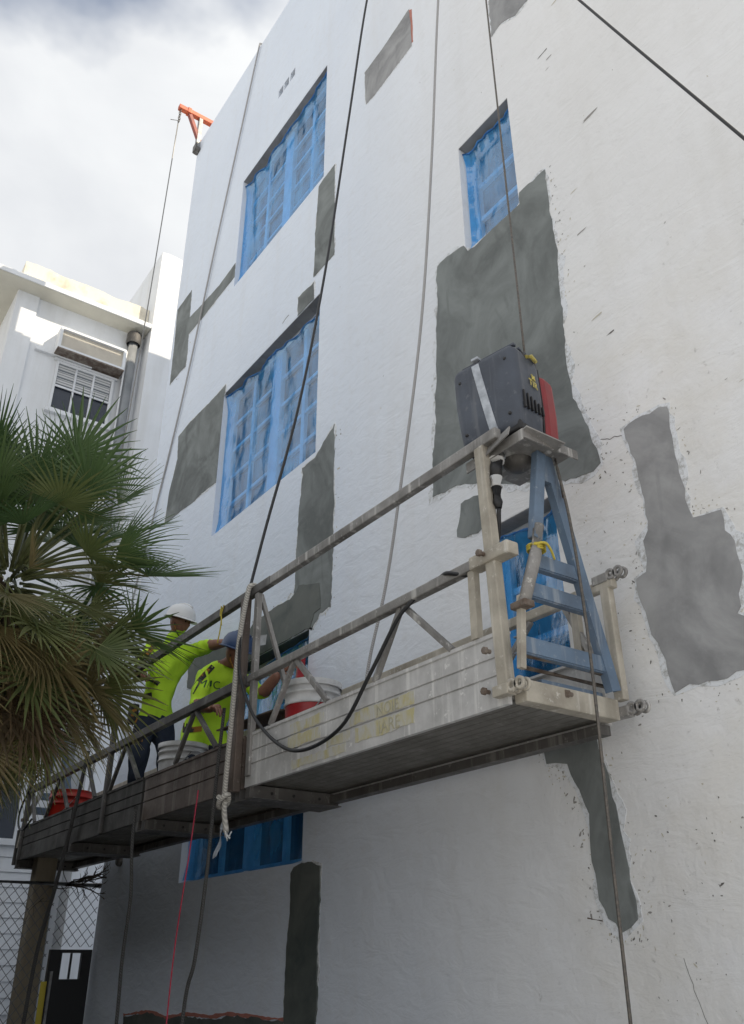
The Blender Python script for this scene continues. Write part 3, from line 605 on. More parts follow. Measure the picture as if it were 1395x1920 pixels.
def twig(p, d, ln, r_, dep):
    pts = [Vector(p)]; d = Vector(d).normalized()
    for i in range(5): d = (d + Vector((tr.uniform(-.3, .3), tr.uniform(-.35, .35), tr.uniform(-.3, .3)))).normalized(); pts.append(pts[-1] + d * ln / 5)
    b.tube(pts, [r_ * (1 - .12 * i) for i in range(6)], 5)
    if dep:
        for i in range(1, 6):
            if tr.random() < .8: twig(pts[i], d + Vector((tr.uniform(-.6, .6), tr.uniform(-.8, .8), tr.uniform(-.4, 1))), ln * .38, r_ * .55, dep - 1)
for k in range(5): twig((XF + .05, -.47 + k * .02, 2.44 + .015 * k), (.02, 1, .0 + .08 * (k - 2)), .46, .012, 2)
twig((XF + .05, -.62, 2.43), (0, .5, -.1), .3, .008, 1); twig((XF + .04, -.7, 2.3), (0, -.7, -.7), .35, .004, 1); twig((XF + .05, -.52, 2.62), (0, .15, -1), .2, .006, 0)
tag(b.build('dead_vine', M['twig']), 'dark leafless vine twined on the fence top rail', 'vine')
sh = empty('flowering_shrub', (-11.0, -1.28, 0), 'small shrub with yellow flowers at the foot of the fence', 'shrub')
b = MB(); fl = MB(); sr = random.Random(8)
for k in range(260):
    a, e, rr = sr.uniform(0, 6.28), sr.uniform(-.5, 1.5), .34 * sr.random() ** .4; p = Vector((-11.0 + .6 * rr * math.cos(a) * math.cos(e), -1.36 + rr * math.sin(a) * math.cos(e), .95 + rr * math.sin(e)))
    d = Vector((sr.uniform(-1, 1), sr.uniform(-1, 1), sr.uniform(-.4, 1))).normalized() * .05; u, _ = frame_of(d); tgt = fl if (sr.random() < .4 and p.z > .95) else b
    tgt.add([p, p + d * .5 + u * .018, p + d, p + d * .5 - u * .018], [(0, 1, 2, 3)])
b.build('foliage', M['leaf_small'], sh); fl.build('flower', M['leaf_flower'], sh)
b = MB(); b.tube([(-11.0, -1.36, 0), (-11.0, -1.36, .7)], [.02, .012], 6); b.build('stem', M['twig'], sh)

# ------------------------------------------------------------------ suspended work platform
F, B, DZ = -.97, -.22, 2.72
pf = empty('suspended_platform', (-7.2, -.6, DZ), 'long stained aluminium swing stage hanging along the white wall', 'platform')
MODS = [(-2.985, -5.70, 'alu'), (-5.755, -7.615, 'alu_brown'), (-7.665, -9.575, 'alu_dark'), (-9.625, -11.55, 'alu_dark')]  # panel tone turns brown, then dark, towards the far end
def side_profile(y, s):                                # outer face at y, thickness towards s
    o = [(y, DZ), (y, 2.868), (y + s * .010, 2.871), (y + s * .010, 2.877), (y, 2.880), (y, 2.962), (y + s * .010, 2.965), (y + s * .010, 2.971), (y, 2.974), (y, 3.072), (y - s * .008, 3.078), (y - s * .008, 3.098), (y + s * .055, 3.098), (y + s * .055, 3.085), (y + s * .028, 3.08), (y + s * .028, DZ)]
    return o
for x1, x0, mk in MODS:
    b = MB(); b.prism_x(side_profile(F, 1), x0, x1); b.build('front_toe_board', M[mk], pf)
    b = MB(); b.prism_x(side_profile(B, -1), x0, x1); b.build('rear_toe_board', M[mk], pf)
    b = MB(); b.box(x0, x1, F + .029, B - .029, DZ + .03, DZ + .06)
    for k in range(9): yy = F + .06 + k * .075; b.box(x0 + .002, x1 - .002, yy, yy + .069, DZ + .024, DZ + .029)
    b.build('deck', M['alu_under'] if 'alu_under' in M else M['rail_dark'], pf)
    for xx in ((x0 + .05, x1 - .05) if x1 < -4 else (x0 + .05,)):                     # cross channels below the deck, with bolt holes
        b = MB(); b.box(xx - .03, xx + .03, F + .001, B - .001, DZ - .075, DZ + .010); b.box(xx - .075, xx + .075, F + .003, B - .003, DZ - .082, DZ - .0755); cb = b.build('cross_channel', M['rail_dark'], pf)
        for yy in (F + .18, F + .36, F + .58):
            for sx in (1, -1):
                q = MB(); q.lathe([(0, 0), (.011, 0), (.011, .004)], 10, M=Matrix.Translation((xx + sx * .0302, yy, DZ - .035)) @ Matrix.Rotation(R(90 * sx), 4, 'Y')); q.build('bolt_hole', M['dark_hole'], cb)
b = MB(); b.box(-11.55, -3.0, B - .08, B - .002, DZ - .055, DZ - .002); b.build('rear_beam', M['rail_dark'], pf)
# rails
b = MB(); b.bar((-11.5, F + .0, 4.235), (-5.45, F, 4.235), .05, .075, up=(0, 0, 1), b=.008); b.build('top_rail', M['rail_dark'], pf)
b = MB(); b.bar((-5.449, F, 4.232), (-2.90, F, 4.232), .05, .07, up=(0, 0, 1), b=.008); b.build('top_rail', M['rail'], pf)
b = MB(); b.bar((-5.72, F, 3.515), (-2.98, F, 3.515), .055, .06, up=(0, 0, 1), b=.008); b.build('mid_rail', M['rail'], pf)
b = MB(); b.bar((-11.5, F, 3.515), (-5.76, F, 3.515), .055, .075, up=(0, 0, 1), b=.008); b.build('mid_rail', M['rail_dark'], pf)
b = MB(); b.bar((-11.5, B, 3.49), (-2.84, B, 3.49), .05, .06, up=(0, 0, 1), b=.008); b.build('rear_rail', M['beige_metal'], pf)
# truss
def truss(y, segs, mt):
    for a in segs:
        q = MB(); q.bar((a[0], y, a[1]), (a[2], y, a[3]), .034, .034, b=.005); q.build('brace', mt, pf)
truss(F + .004, [(-3.80, 3.487, -3.38, 3.10), (-3.83, 3.487, -4.10, 3.10), (-5.04, 3.487, -4.62, 3.10), (-5.07, 3.487, -5.37, 3.10)], M['rail'])
b = MB(); b.bar((-3.175, F, 3.10), (-3.175, F, 3.487), .04, .05); b.build('brace', M['beige_metal'], pf)
truss(F + .004, [(-6.66, 3.48, -6.22, 3.10), (-6.70, 3.48, -7.0, 3.10), (-8.2, 3.48, -7.8, 3.10), (-8.24, 3.48, -8.55, 3.10), (-9.3, 3.48, -8.95, 3.1), (-10.2, 3.48, -9.8, 3.10), (-10.24, 3.48, -10.6, 3.10), (-11.3, 3.48, -11.0, 3.1)], M['rail_dark'])
truss(B, [(-3.22, 3.46, -3.05, 3.10), (-3.5, 3.46, -3.9, 3.10), (-4.4, 3.46, -4.0, 3.1), (-6.1, 3.46, -6.5, 3.1), (-8, 3.46, -8.4, 3.1)], M['rail'])
b = MB(); b.bar((-3.14, B, 3.10), (-3.14, B, 3.46), .04, .05); b.build('brace', M['beige_metal'], pf)
# posts
def post(x, y, z0, z1, w_, mt, tx=0.):
    q = MB(); q.bar((x, y, z0), (x + tx, y, z1), w_, w_ * .8, up=(0, 1, 0), b=.007); return q.build('post', mt, pf)
pn = post(-2.985, F - .002, 2.80, 4.20, .072, M['beige_metal'], -.055)
pr = post(-2.90, B, 2.83, 3.53, .062, M['beige_metal'])
post(-5.64, F - .001, 2.79, 4.195, .055, M['rail'], -.02); post(-5.80, F - .03, DZ - .02, 4.20, .075, M['alu_brown'], -.01); post(-8.62, F, DZ, 4.2, .06, M['rail_dark']); post(-11.42, F, DZ, 4.2, .06, M['rail_dark']); post(-11.42, B, DZ, 3.5, .06, M['rail_dark'])
b = MB(); b.bar((-5.66, F + .02, 4.19), (-5.56, F + .35, 3.12), .03, .03); b.build('brace', M['rail'], pf)
# end plate and pipes
b = MB(); b.bbox(-2.985, -2.90, F + .045, B - .03, DZ + .002, DZ + .112, .008); b.build('end_plate', M['beige_metal'], pf)
b = MB(); b.bbox(-11.62, -11.56, F - .02, B + .02, DZ - .04, DZ + .36, .008); b.build('end_plate', M['alu_dark'], pf)
for z_, x_, r_ in ((2.955, -2.90, .017), (2.90, -2.93, .013)):
    b = MB(); b.tube([(x_, F + .05, z_), (x_, B - .04, z_)], r_, 10); b.build('end_pipe', M['rust'], pf)
b = MB(); b.box(-2.98, -2.94, F + .2, B - .1, 2.835, 2.865); b.build('rubbing_strip', M['blue_steel'], pf)
# coupling lugs: plates carrying two rings
def lug(x, y, z, mt=None):
    q = MB(); q.bbox(x - .10, x + .01, y - .03, y + .03, z - .035, z + .02, .006)
    for dx in (.03, .085):
        for s in (-.02, .02):
            ring = []; n = 14
            for (ra, rb) in ((.016, .034),):
                vs_ = []
                for k in range(n):
                    a = 2 * math.pi * k / n; ca, sa = math.cos(a), math.sin(a)
                    for rr, yy in ((ra, -.006), (rb, -.006), (rb, .006), (ra, .006)): vs_.append((x + dx + rr * ca, y + s + yy, z + rr * sa))
                fs = [(4 * k + j, 4 * k + (j + 1) % 4, 4 * ((k + 1) % n) + (j + 1) % 4, 4 * ((k + 1) % n) + j) for k in range(n) for j in range(4)]
                q.add(vs_, fs, 0, True)
    return q.build('coupling_lug', mt or M['rail'], pf)
lug(-2.95, F - .012, 2.79, M['beige_metal']); lug(-2.86, B + .0, 2.775); lug(-2.875, B, 3.535); 
b = MB(); b.bbox(-3.16, -2.86, F - .045, F + .04, 3.475, 3.548, .01); b.build('rail_bracket', M['beige_metal'], pf)
for (x_, y_, z_) in ((-3.045, F - .04, 2.99), (-3.10, F - .012, 2.80), (-2.895, F + .36, 2.80), (-3.03, F - .05, 3.52)):
    b = MB(); b.lathe([(0, 0), (.018, 0), (.02, .005), (.02, .018), (.012, .02), (.012, .045)], 8, M=Matrix.Translation((x_, y_ - .045, z_)) @ Matrix.Rotation(R(-90), 4, 'X'), smooth=False); b.build('bolt', M['rust'], pf)
# faded yellow stencilling
M['stencil'] = None
def stencil_mat():
    m = mat('faded_yellow_stencil', (.5, .45, .2), .7); t = NT(m)
    c = t.mix(t.ramp(t.noise(16, 6, .7, stretch=(1, 1, .4)), .40, .58), (.50, .46, .26), (.52, .52, .50)); t.color(c); return m
M['stencil'] = stencil_mat(); M['stencil_ink'] = simple('worn_grey_letter', (.34, .335, .29), (.47, .44, .30), 22, .8, lo=.35, hi=.6)
for x0, x1, z0, z1 in ((-4.36, -3.72, 2.884, 2.958), (-4.30, -3.72, 2.775, 2.864), (-5.08, -4.66, 2.978, 3.04), (-5.10, -4.70, 2.884, 2.958), (-5.05, -4.4, 2.74, 2.80), (-4.62, -4.36, 2.80, 2.864)):
    q = ragged([(x0, z0), (x1, z0), (x1, z1), (x0, z1)], x0 * 3, .010, .03); b = MB()
    n = len(q); b.add([(x, F - .0025, z) for x, z in q] + [(x, F + .001, z) for x, z in q], [tuple(range(n))] + [(i, (i + 1) % n, n + (i + 1) % n, n + i) for i in range(n)]); b.build('yellow_stencil', M['stencil'], pf)
def text_mesh(name, body, size, mt, Mx, parent, ext=.0012, bvh=None, off=.002):
    cu = bpy.data.curves.new(name, 'FONT'); cu.body = body; cu.size = size; cu.extrude = ext; cu.resolution_u = 3
    o = bpy.data.objects.new(name, cu); col.objects.link(o); dg = bpy.context.evaluated_depsgraph_get(); me_ = bpy.data.meshes.new_from_object(o.evaluated_get(dg)); bpy.data.objects.remove(o)
    bm = bmesh.new(); bm.from_mesh(me_); bm.transform(Mx)
    if bvh is not None:
        bmesh.ops.subdivide_edges(bm, edges=[e for e in bm.edges if e.calc_length() > size * .2], cuts=2)
        nrm = (Mx.to_3x3() @ Vector((0, 0, 1))).normalized()
        for v in bm.verts:
            h = bvh.ray_cast(v.co + nrm * .6, -nrm)
            if h[0] is not None: v.co = h[0] + nrm * off
    bm.to_mesh(me_); bm.free(); me_.materials.clear(); me_.materials.append(mt); q = bpy.data.objects.new(name, me_); col.objects.link(q); attach(q, parent); return q
FACE = lambda x, y, z: Matrix.Translation((x, y, z)) @ Matrix.Rotation(R(90), 4, 'X')
text_mesh('stencil_lettering', 'NOIE', .095, M['stencil_ink'], FACE(-4.08, F - .004, 2.888), pf); text_mesh('stencil_lettering', 'IARE', .105, M['stencil_ink'], FACE(-4.06, F - .004, 2.783), pf)

# stirrup: blue A-frame that carries the hoist (built at the near end, copied to the far end)
def stirrup(X):
    mts = M['blue_steel']; parts = []
    def P(name, fn, mt=mts):
        q = MB(); fn(q); parts.append(q.build(name, mt, pf))
    def chan(q, p0, p1, w_, d):                         # channel section bar
        p0, p1 = Vector(p0), Vector(p1); q.bar(p0, p1, .008, d, up=(1, 0, 0)) if False else None
        dd = (p1 - p0).normalized(); n = Vector((1, 0, 0)); s = dd.cross(n).normalized()
        q.bar(p0, p1, w_, .008, up=n); q.bar(p0 + s * (w_ / 2 - .004) - n * (d / 2 + .0042), p1 + s * (w_ / 2 - .004) - n * (d / 2 + .0042), .008, d, up=n); q.bar(p0 - s * (w_ / 2 - .004) - n * (d / 2 + .0042), p1 - s * (w_ / 2 - .004) - n * (d / 2 + .0042), .008, d, up=n)
    P('stirrup_leg', lambda q: chan(q, (X, -.635, 4.17), (X, -.305, 2.86), .072, .04))
    P('stirrup_leg', lambda q: q.bar((X, -.700, 4.17), (X, -.800, 3.60), .07, .05, up=(1, 0, 0), b=.008))
    P('stirrup_pipe', lambda q: q.tube([(X + .015, -.785, 3.68), (X + .02, -.83, 3.50), (X + .03, -.96, 3.19)], [.034, .034, .032], 12), M['rail'])
    P('stirrup_foot', lambda q: q.bar((X + .01, -.955, 3.24), (X, -.985, 2.86), .035, .03, up=(1, 0, 0)), M['beige_metal'])
    P('pipe_flange', lambda q: q.bbox(X - .03, X + .075, -1.0, -.93, 3.165, 3.20, .006, M=None), M['rust'])
    for z, ya, yb, h in ((3.515, -.80, -.43, .07), (3.34, -.87, -.385, .07), (3.03, -.975, -.31, .075)):
        def rung(q, z=z, ya=ya, yb=yb, h=h):
            q.box(X - .05, X - .004, ya, yb, z, z + .007); q.box(X - .012, X - .004, ya, yb, z - h, z - .0005); q.box(X - .05, X - .0125, ya + .001, yb - .001, z - h - .007, z - h)
        P('stirrup_rung', rung)
    P('gusset', lambda q: q.bar((X - .01, -.665, 4.0), (X - .01, -.665, 4.19), .10, .03, up=(1, 0, 0)))
    P('hanger_rod', lambda q: q.tube([(X + .03, -.60, 4.16), (X + .02, -.56, 3.92)], .006, 6), M['rust'])
    return parts
near = stirrup(-2.86)
for p in near: copy_part(p, pf, Matrix.Translation((-8.62, 0, 0)) @ wloc(p))
b = MB(); b.tube(spline([(-2.845, -.86, 3.545), (-2.80, -.80, 3.56), (-2.81, -.745, 3.54), (-2.83, -.70, 3.50)], 4), .007, 6); b.tube([(-2.82, -.83, 3.50), (-2.82, -.83, 3.56)], .004, 5)
for k in range(3): b.tube([(-2.86 + .045 * math.cos(a), -.80 + .05 * math.sin(a), 3.535 + .012 * k) for a in [i * 6.2832 / 12 for i in range(13)]], .006, 6)
tag(b.build('yellow_tie', M['yellow']), 'yellow cord knotted round the blue stirrup of the platform', 'cord')
# support tray
b = MB(); b.box(-3.20, -2.74, -.94, -.52, 4.175, 4.185); b.box(-3.20, -2.74, -.948, -.94, 4.12, 4.186); b.box(-2.74, -2.732, -.945, -.52, 4.13, 4.186); b.bar((-2.75, -.94, 4.18), (-2.70, -.70, 4.13), .10, .008, up=(0, 0, 1)); b.bar((-3.1, -.955, 4.15), (-2.80, -.985, 4.19), .07, .008, up=(0, -1, .4)); b.build('hoist_tray', M['rail'], pf)

# ------------------------------------------------------------------ hoist
HC = Vector((-3.03, -.76, 4.235)); HY = R(13)
hoist = empty('hoist_motor', HC, 'slate grey traction hoist with red rear cover on the platform end frame', 'hoist')
HM = Matrix.Translation(HC) @ Matrix.Scale(1.16, 4) @ Matrix.Rotation(HY, 4, 'Z') @ Matrix.Rotation(R(-2), 4, 'Y')
def hbox(x0, x1, y0, y1, z0, z1, bv, name, mt, taper=0, par=None):
    bm = bmesh.new(); bmesh.ops.create_cube(bm, size=1)
    for v in bm.verts:
        v.co = Vector(((x0 + x1) / 2 + v.co.x * (x1 - x0), (y0 + y1) / 2 + v.co.y * (y1 - y0), (z0 + z1) / 2 + v.co.z * (z1 - z0)))
    bmesh.ops.subdivide_edges(bm, edges=bm.edges[:], cuts=3, use_grid_fill=True)
    for v in bm.verts:
        t = (v.co.z - z0) / (z1 - z0); k = 1 + taper * (math.sin(min(1, t * 1.3) * 1.9) - .8); cx, cy = (x0 + x1) / 2, (y0 + y1) / 2
        v.co.x = cx + (v.co.x - cx) * k; v.co.y = cy + (v.co.y - cy) * (1 + (k - 1) * .5)
    es = [e for e in bm.edges if len(e.link_faces) == 2 and e.calc_face_angle(0) > .8]
    bmesh.ops.bevel(bm, geom=es, offset=bv, segments=3, affect='EDGES', profile=.5)
    bm.transform(HM); m_ = bpy.data.meshes.new(name); bm.to_mesh(m_); bm.free(); m_.materials.append(mt)
    for p in m_.polygons: p.use_smooth = True
    o = bpy.data.objects.new(name, m_); col.objects.link(o); attach(o, par or hoist); md = o.modifiers.new('wn', 'WEIGHTED_NORMAL'); return o
body = hbox(-.19, .19, -.17, .085, .015, .52, .045, 'body', M['hoist_grey'], .12)
hbox(-.17, .17, -.15, .08, .005, .09, .012, 'base_moulding', M['hoist_dark'])
hbox(-.175, .185, .098, .225, .0, .46, .03, 'red_cover', M['hoist_red'], .10)
hbox(-.175, .175, .084, .100, .02, .49, .006, 'seam', M['hoist_dark'], .10)
b = MB()
for k in range(4): b.bbox(-.14, .185, -.14 + k * .05, -.115 + k * .05, .515, .53, .004, M=HM)
b.build('top_louvre', M['hoist_grey'], hoist)
# strap up the camera-facing side and over the top
bv_ = None
sp = [Vector((.02 - .035 * (z / .5), 0, z)) for z in (.03, .12, .22, .32, .42, .50)]
def wrap_strip(pts, w_, name, mt, nrm=Vector((0, -1, 0)), off=.004):
    dg = bpy.context.evaluated_depsgraph_get(); dg.update(); bb = BVHTree.FromObject(body, dg); vs_ = []; inv = body.matrix_world.inverted() if False else wloc(body).inverted()
    for p in pts:
        for s in (-1, 1):
            q = HM @ Vector((p.x + s * w_ / 2, -.6, p.z)); dirn = HM.to_3x3() @ Vector((0, 1, 0)); h = bb.ray_cast(inv @ q, inv.to_3x3() @ dirn)
            hit = wloc(body) @ h[0] if h[0] is not None else HM @ Vector((p.x + s * w_ / 2, -.175, p.z)); vs_.append(hit - dirn.normalized() * off)
    q = MB(); q.add(vs_, [(2 * i, 2 * i + 1, 2 * i + 3, 2 * i + 2) for i in range(len(pts) - 1)]); o = q.build(name, mt, hoist); sm = o.modifiers.new('s', 'SOLIDIFY'); sm.thickness = .003; return o
wrap_strip([Vector((.035 - .075 * (z / .5), 0, z)) for z in [.03 + i * .035 for i in range(14)]], .045, 'tape_strap', M['strap'])
b = MB(); b.bbox(-.06, -.018, -.17, .08, .521, .536, .003, M=HM); b.build('strap_end', M['strap'], hoist)
# vent slots on the right face, top recess with brass lever, small print, screws
for k in range(6):
    b = MB(); b.bbox(.185, .199, -.125 + k * .034, -.113 + k * .034, .13 + .006 * k, .235 - .004 * k, .003, M=HM @ Matrix.Rotation(0, 4, 'X')); b.build('vent_slot', M['hoist_dark'], hoist)
b = MB(); b.bbox(.15, .192, -.08, .06, .455, .512, .01, M=HM); b.build('control_recess', M['hoist_dark'], hoist)
b = MB(); b.tube([HM @ Vector(p) for p in ((.195, -.05, .48), (.21, -.02, .492), (.205, .03, .488))], .013, 8); b.build('brass_lever', M['yellow_mark'], hoist)
SIDE = HM @ Matrix.Translation((.2005, -.062, .30)) @ Matrix.Rotation(R(90), 4, 'Z') @ Matrix.Rotation(R(90), 4, 'X')
text_mesh('printed_mark', 'TIR', .055, M['yellow_mark'], SIDE, hoist, .0015)
b = MB(); vs_ = [Vector((.2015, -.01 + .022 * math.cos(a) * (1 if k % 2 else .45), .365 + .022 * math.sin(a) * (1 if k % 2 else .45))) for k, a in enumerate([i * math.pi / 4 for i in range(8)])]
b.add([HM @ v for v in vs_] + [HM @ (v - Vector((.006, 0, 0))) for v in vs_], [tuple(range(8))] + [(i, (i + 1) % 8, 8 + (i + 1) % 8, 8 + i) for i in range(8)]); b.build('printed_emblem', M['yellow_mark'], hoist)
for (x_, z_) in ((-.13, .09), (-.14, .42), (.13, .10), (.14, .43)):
    b = MB(); b.lathe([(0, 0), (.009, 0), (.009, .012)], 10, M=HM @ Matrix.Translation((x_, -.1735, z_)) @ Matrix.Rotation(R(-90), 4, 'X')); b.build('screw_recess', M['hoist_dark'], hoist)
# underside drum and hanging plug
b = MB(); b.lathe([(0, -.085), (.04, -.08), (.068, -.06), (.08, -.03), (.08, .0)], 20, M=HM @ Matrix.Translation((.03, .02, -.02))); b.build('drum_housing', M['rail_dark'], hoist)
pg = [(-2.985, -.90, 4.14), (-2.975, -.93, 4.07), (-2.975, -.94, 3.99)]
b = MB(); b.tube(pg, .035, 12); b.build('plug', M['hoist_dark'], hoist)
b = MB(); b.tube([(-2.985, -.90, 4.15), (-2.983, -.915, 4.11)], .046, 12); b.build('plug_collar', M['white_plastic'], hoist)
b = MB(); b.tube([(-2.975, -.94, 3.99), (-2.975, -.942, 3.925)], .037, 12); b.build('plug_band', M['white_plastic'], hoist)
b = MB(); b.tube([(-2.975, -.942, 3.925), (-2.97, -.945, 3.83), (-2.965, -.945, 3.79)], [.03, .028, .016], 12); b.build('plug_boot', M['hoist_dark'], hoist)

# ------------------------------------------------------------------ wires, ropes, cables
def cord(name, pts, r_, mt, label, cat, k=8, n=8):
    b = MB(); b.tube(spline(pts, k), r_, n); return tag(b.build(name, mt), label, cat)
cord('suspension_wire', [(-2.90, -.70, 15.7), (-2.89, -.70, 9), (-2.885, -.70, 4.76)], .0068, M['wire'], 'dark steel wire rope running down into the top of the grey hoist', 'wire')
cord('tail_wire', [(-2.83, -.60, 4.15), (-2.80, -.57, 3.7), (-2.78, -.57, 3.0), (-2.80, -.575, 1.9), (-2.83, -.58, .05)], .0082, M['wire'], 'loose dark wire hanging below the hoist past the platform end', 'wire')
cord('far_suspension_wire', [(-11.17, -.46, 15.9), (-11.3, -.49, 10), (-11.45, -.60, 4.2)], .010, M['wire_thin'], 'thin wire hanging from the orange roof bracket', 'wire')
cord('lifeline_rope', [(-8.62, .3, 15.60), (-8.69, .0, 15.60), (-8.71, -.022, 15.57), (-8.75, -.03, 15.4), (-9.2, -.03, 13.65), (-9.75, -.03, 11.55), (-10.32, -.03, 9.26), (-10.92, -.03, 7.475), (-11.15, -.2, 5.2), (-11.0, -.4, 3.3)], .0135, M['rope_grey'], 'slack grey lifeline slanting from roof edge down the left of the windows', 'rope')
cord('lifeline_rope', [(-3.72, -.05, 15.58), (-3.74, -.12, 13), (-3.88, -.30, 10.14), (-4.05, -.345, 8.0), (-4.20, -.42, 6.16), (-4.43, -.5, 4.67), (-4.56, -.54, 3.98), (-4.70, -.6, 3.38), (-4.75, -.62, 2.80)], .0115, M['rope_grey'], 'grey lifeline hanging in the middle of the wall into the platform', 'rope')
cord('power_cable', [(-4.75, .02, 15.6), (-4.74, -.06, 15.45), (-4.95, -.16, 13.2), (-5.12, -.30, 11.80), (-5.30, -.42, 9.79), (-5.47, -.55, 7.73), (-5.56, -.74, 6.03), (-5.70, -.92, 4.83), (-5.765, -.995, 4.30), (-5.76, -1.03, 4.15), (-5.755, -1.06, 3.8), (-5.74, -1.05, 3.55), (-5.52, -1.03, 3.196), (-5.144, -1.02, 2.918), (-4.80, -1.02, 2.82), (-4.38, -1.02, 2.882), (-4.09, -1.02, 3.12), (-3.82, -1.01, 3.39), (-3.70, -.99, 3.475), (-3.62, -.95, 3.555), (-3.48, -.95, 3.562), (-3.36, -1.0, 3.535), (-3.27, -.99, 3.50), (-3.2, -.93, 3.5), (-3.05, -.9, 3.62), (-2.965, -.945, 3.79)], .0125, M['black_rubber'], 'black power cable draped from the roof over the rail in a loop to the hoist', 'cable')
# white rope over the rail, knotted end with tape
wr = empty('white_rope', (-5.76, -1.03, 4.2), 'off white rope hanging over the top rail with a knot near its frayed end', 'rope')
b = MB(); b.tube(spline([(-5.745, -.90, 4.10), (-5.74, -.95, 4.275), (-5.735, -1.005, 4.28), (-5.735, -1.03, 4.21), (-5.765, -1.06, 3.83), (-5.80, -1.06, 3.22), (-5.835, -1.055, 2.74), (-5.84, -1.05, 2.66)], 8), .020, 10)
b.build('rope_length', M['rope_white'], wr)
kn = [Vector((-5.845 + .042 * math.cos(a), -1.055 + .035 * math.sin(a), 2.655 - .03 * math.sin(a * .5) + .022 * math.cos(a))) for a in [i * .5 for i in range(22)]]
b = MB(); b.tube(kn, .018, 10); b.build('knot', M['rope_white'], wr)
b = MB(); b.tube(spline([(-5.84, -1.05, 2.65), (-5.83, -1.05, 2.56), (-5.80, -1.05, 2.48), (-5.775, -1.05, 2.42)], 5), [.02] * 15 + [.016], 10); b.build('rope_tail', M['rope_white'], wr)
b = MB()
for k in range(14):
    a = k * .9; p = Vector((-5.775, -1.05, 2.425)); b.tube([p, p + Vector((.012 * math.cos(a) + .01, .012 * math.sin(a), -.03)), p + Vector((.028 * math.cos(a) + .03, .02 * math.sin(a), -.03 + .03 * math.sin(k * 1.7)))], .004, 5)
b.build('frayed_end', M['white_plastic'], wr)
b = MB(); tp = spline([(-5.815, -1.052, 2.52), (-5.85, -1.05, 2.44), (-5.89, -1.05, 2.36), (-5.915, -1.05, 2.27)], 4); vs_ = []
for i, p in enumerate(tp): wd = .013 + .018 * i / len(tp); vs_ += [p + Vector((-wd, -.012 * math.sin(i * .7), -wd * .2)), p + Vector((wd, .012 * math.sin(i * .9), wd * .2))]
b.add(vs_, [(2 * i, 2 * i + 1, 2 * i + 3, 2 * i + 2) for i in range(len(tp) - 1)]); o = b.build('tape_flag', M['strap'], wr); o.modifiers.new('s', 'SOLIDIFY').thickness = .002
cord('hanging_cable', [(-7.70, -1.0, 2.85), (-7.655, -1.01, 2.52), (-7.575, -1.0, 2.117), (-7.60, -1., 1.643), (-7.566, -1., 1.2), (-7.55, -1, .02)], .015, M['rope_dark'], 'dark cable hanging below the platform nearest the building corner', 'cable')
cord('hanging_cable', [(-6.00, -1.03, 3.35), (-6.04, -1.03, 2.9), (-6.107, -1.01, 2.464), (-6.152, -1., 2.109), (-6.228, -1., 1.635), (-6.343, -1., 1.294), (-6.4, -1, .02)], .014, M['rope_dark'], 'dark cable hanging below the platform in front of the lowest window', 'cable')
cord('grey_tail_rope', [(-9.2, -1.02, 3.6), (-9.4, -1.02, 2.9), (-9.7, -1.0, 2.3), (-10.0, -1.0, 1.6), (-10.1, -1, .02)], .02, M['rope_dark'], 'thick grey rope hanging across the far end of the platform', 'rope')
cord('pink_string', [(-6.39, -1.01, 2.80), (-6.404, -1.01, 2.70), (-6.476, -1.0, 2.352), (-6.577, -1., 1.776), (-6.607, -1., 1.269), (-6.62, -1, .02)], .0055, M['pink'], 'thin pink string dangling from the platform side', 'string', n=6)
cord('black_loop_cable', [(-10.9, -1.0, 3.75), (-11.3, -1.06, 3.35), (-11.35, -1.06, 3.12), (-11.1, -1.06, 3.02), (-10.9, -1.03, 3.12)], .012, M['black_rubber'], 'short black cable looped at the far end of the platform', 'cable')
cord('overhead_cable', [(-1.35, -2.5, 5.40), (-.9, -2.5, 4.11), (-.57, -2.5, 3.18), (-.1, -2.5, 1.86), (.6, -2.5, .05)], .0038, M['black_rubber'], 'dark cable crossing the upper right corner in front of the wall', 'cable')
for x_, z_ in ((-6.15, 4.22), (-6.66, 3.50)):
    pass
b = MB(); b.tube(spline([(-6.27, F - .03, 4.28), (-6.27, F - .034, 4.2), (-6.25, F - .03, 4.17), (-6.26, F - .03, 4.06), (-6.29, F - .03, 3.96)], 4), .006, 6); b.tube(spline([(-6.22, F - .03, 4.275), (-6.25, F - .034, 4.2), (-6.24, F - .03, 4.1)], 4), .006, 6)
tag(b.build('yellow_tape', M['yellow']), 'scrap of yellow tape tied on the dark top rail', 'tape')

# ------------------------------------------------------------------ roof bracket (davit)
dv = empty('roof_bracket', (-11.12, 0, 15.5), 'orange steel outrigger bracket clamped on the roof corner', 'bracket')
X0 = -11.14
b = MB(); b.bar((X0, .30, 16.27), (X0, -.50, 16.25), .10, .10, up=(0, 0, 1), b=.01); b.build('arm', M['orange'], dv)
b = MB(); b.bbox(X0 - .06, X0 + .06, -.33, -.25, 16.19, 16.32, .008); b.build('arm_collar', M['orange'], dv)
b = MB(); b.bar((X0, -.27, 16.20), (X0, .03, 15.50), .075, .075, up=(1, 0, 0), b=.008); b.build('strut', M['orange_dark'], dv)
b = MB(); b.bar((X0, .09, 15.40), (X0, .09, 16.215), .07, .07, up=(1, 0, 0)) if False else b.box(X0 - .045, X0 + .045, -.075, -.005, 15.36, 16.21); b.build('upright', M['steel'], dv)
b = MB(); b.box(X0 - .06, X0 + .10, -.10, -.076, 15.30, 15.46); b.box(X0 - .06, X0 + .10, -.0755, -.004, 15.29, 15.35); b.build('clamp_foot', M['rail_dark'], dv)
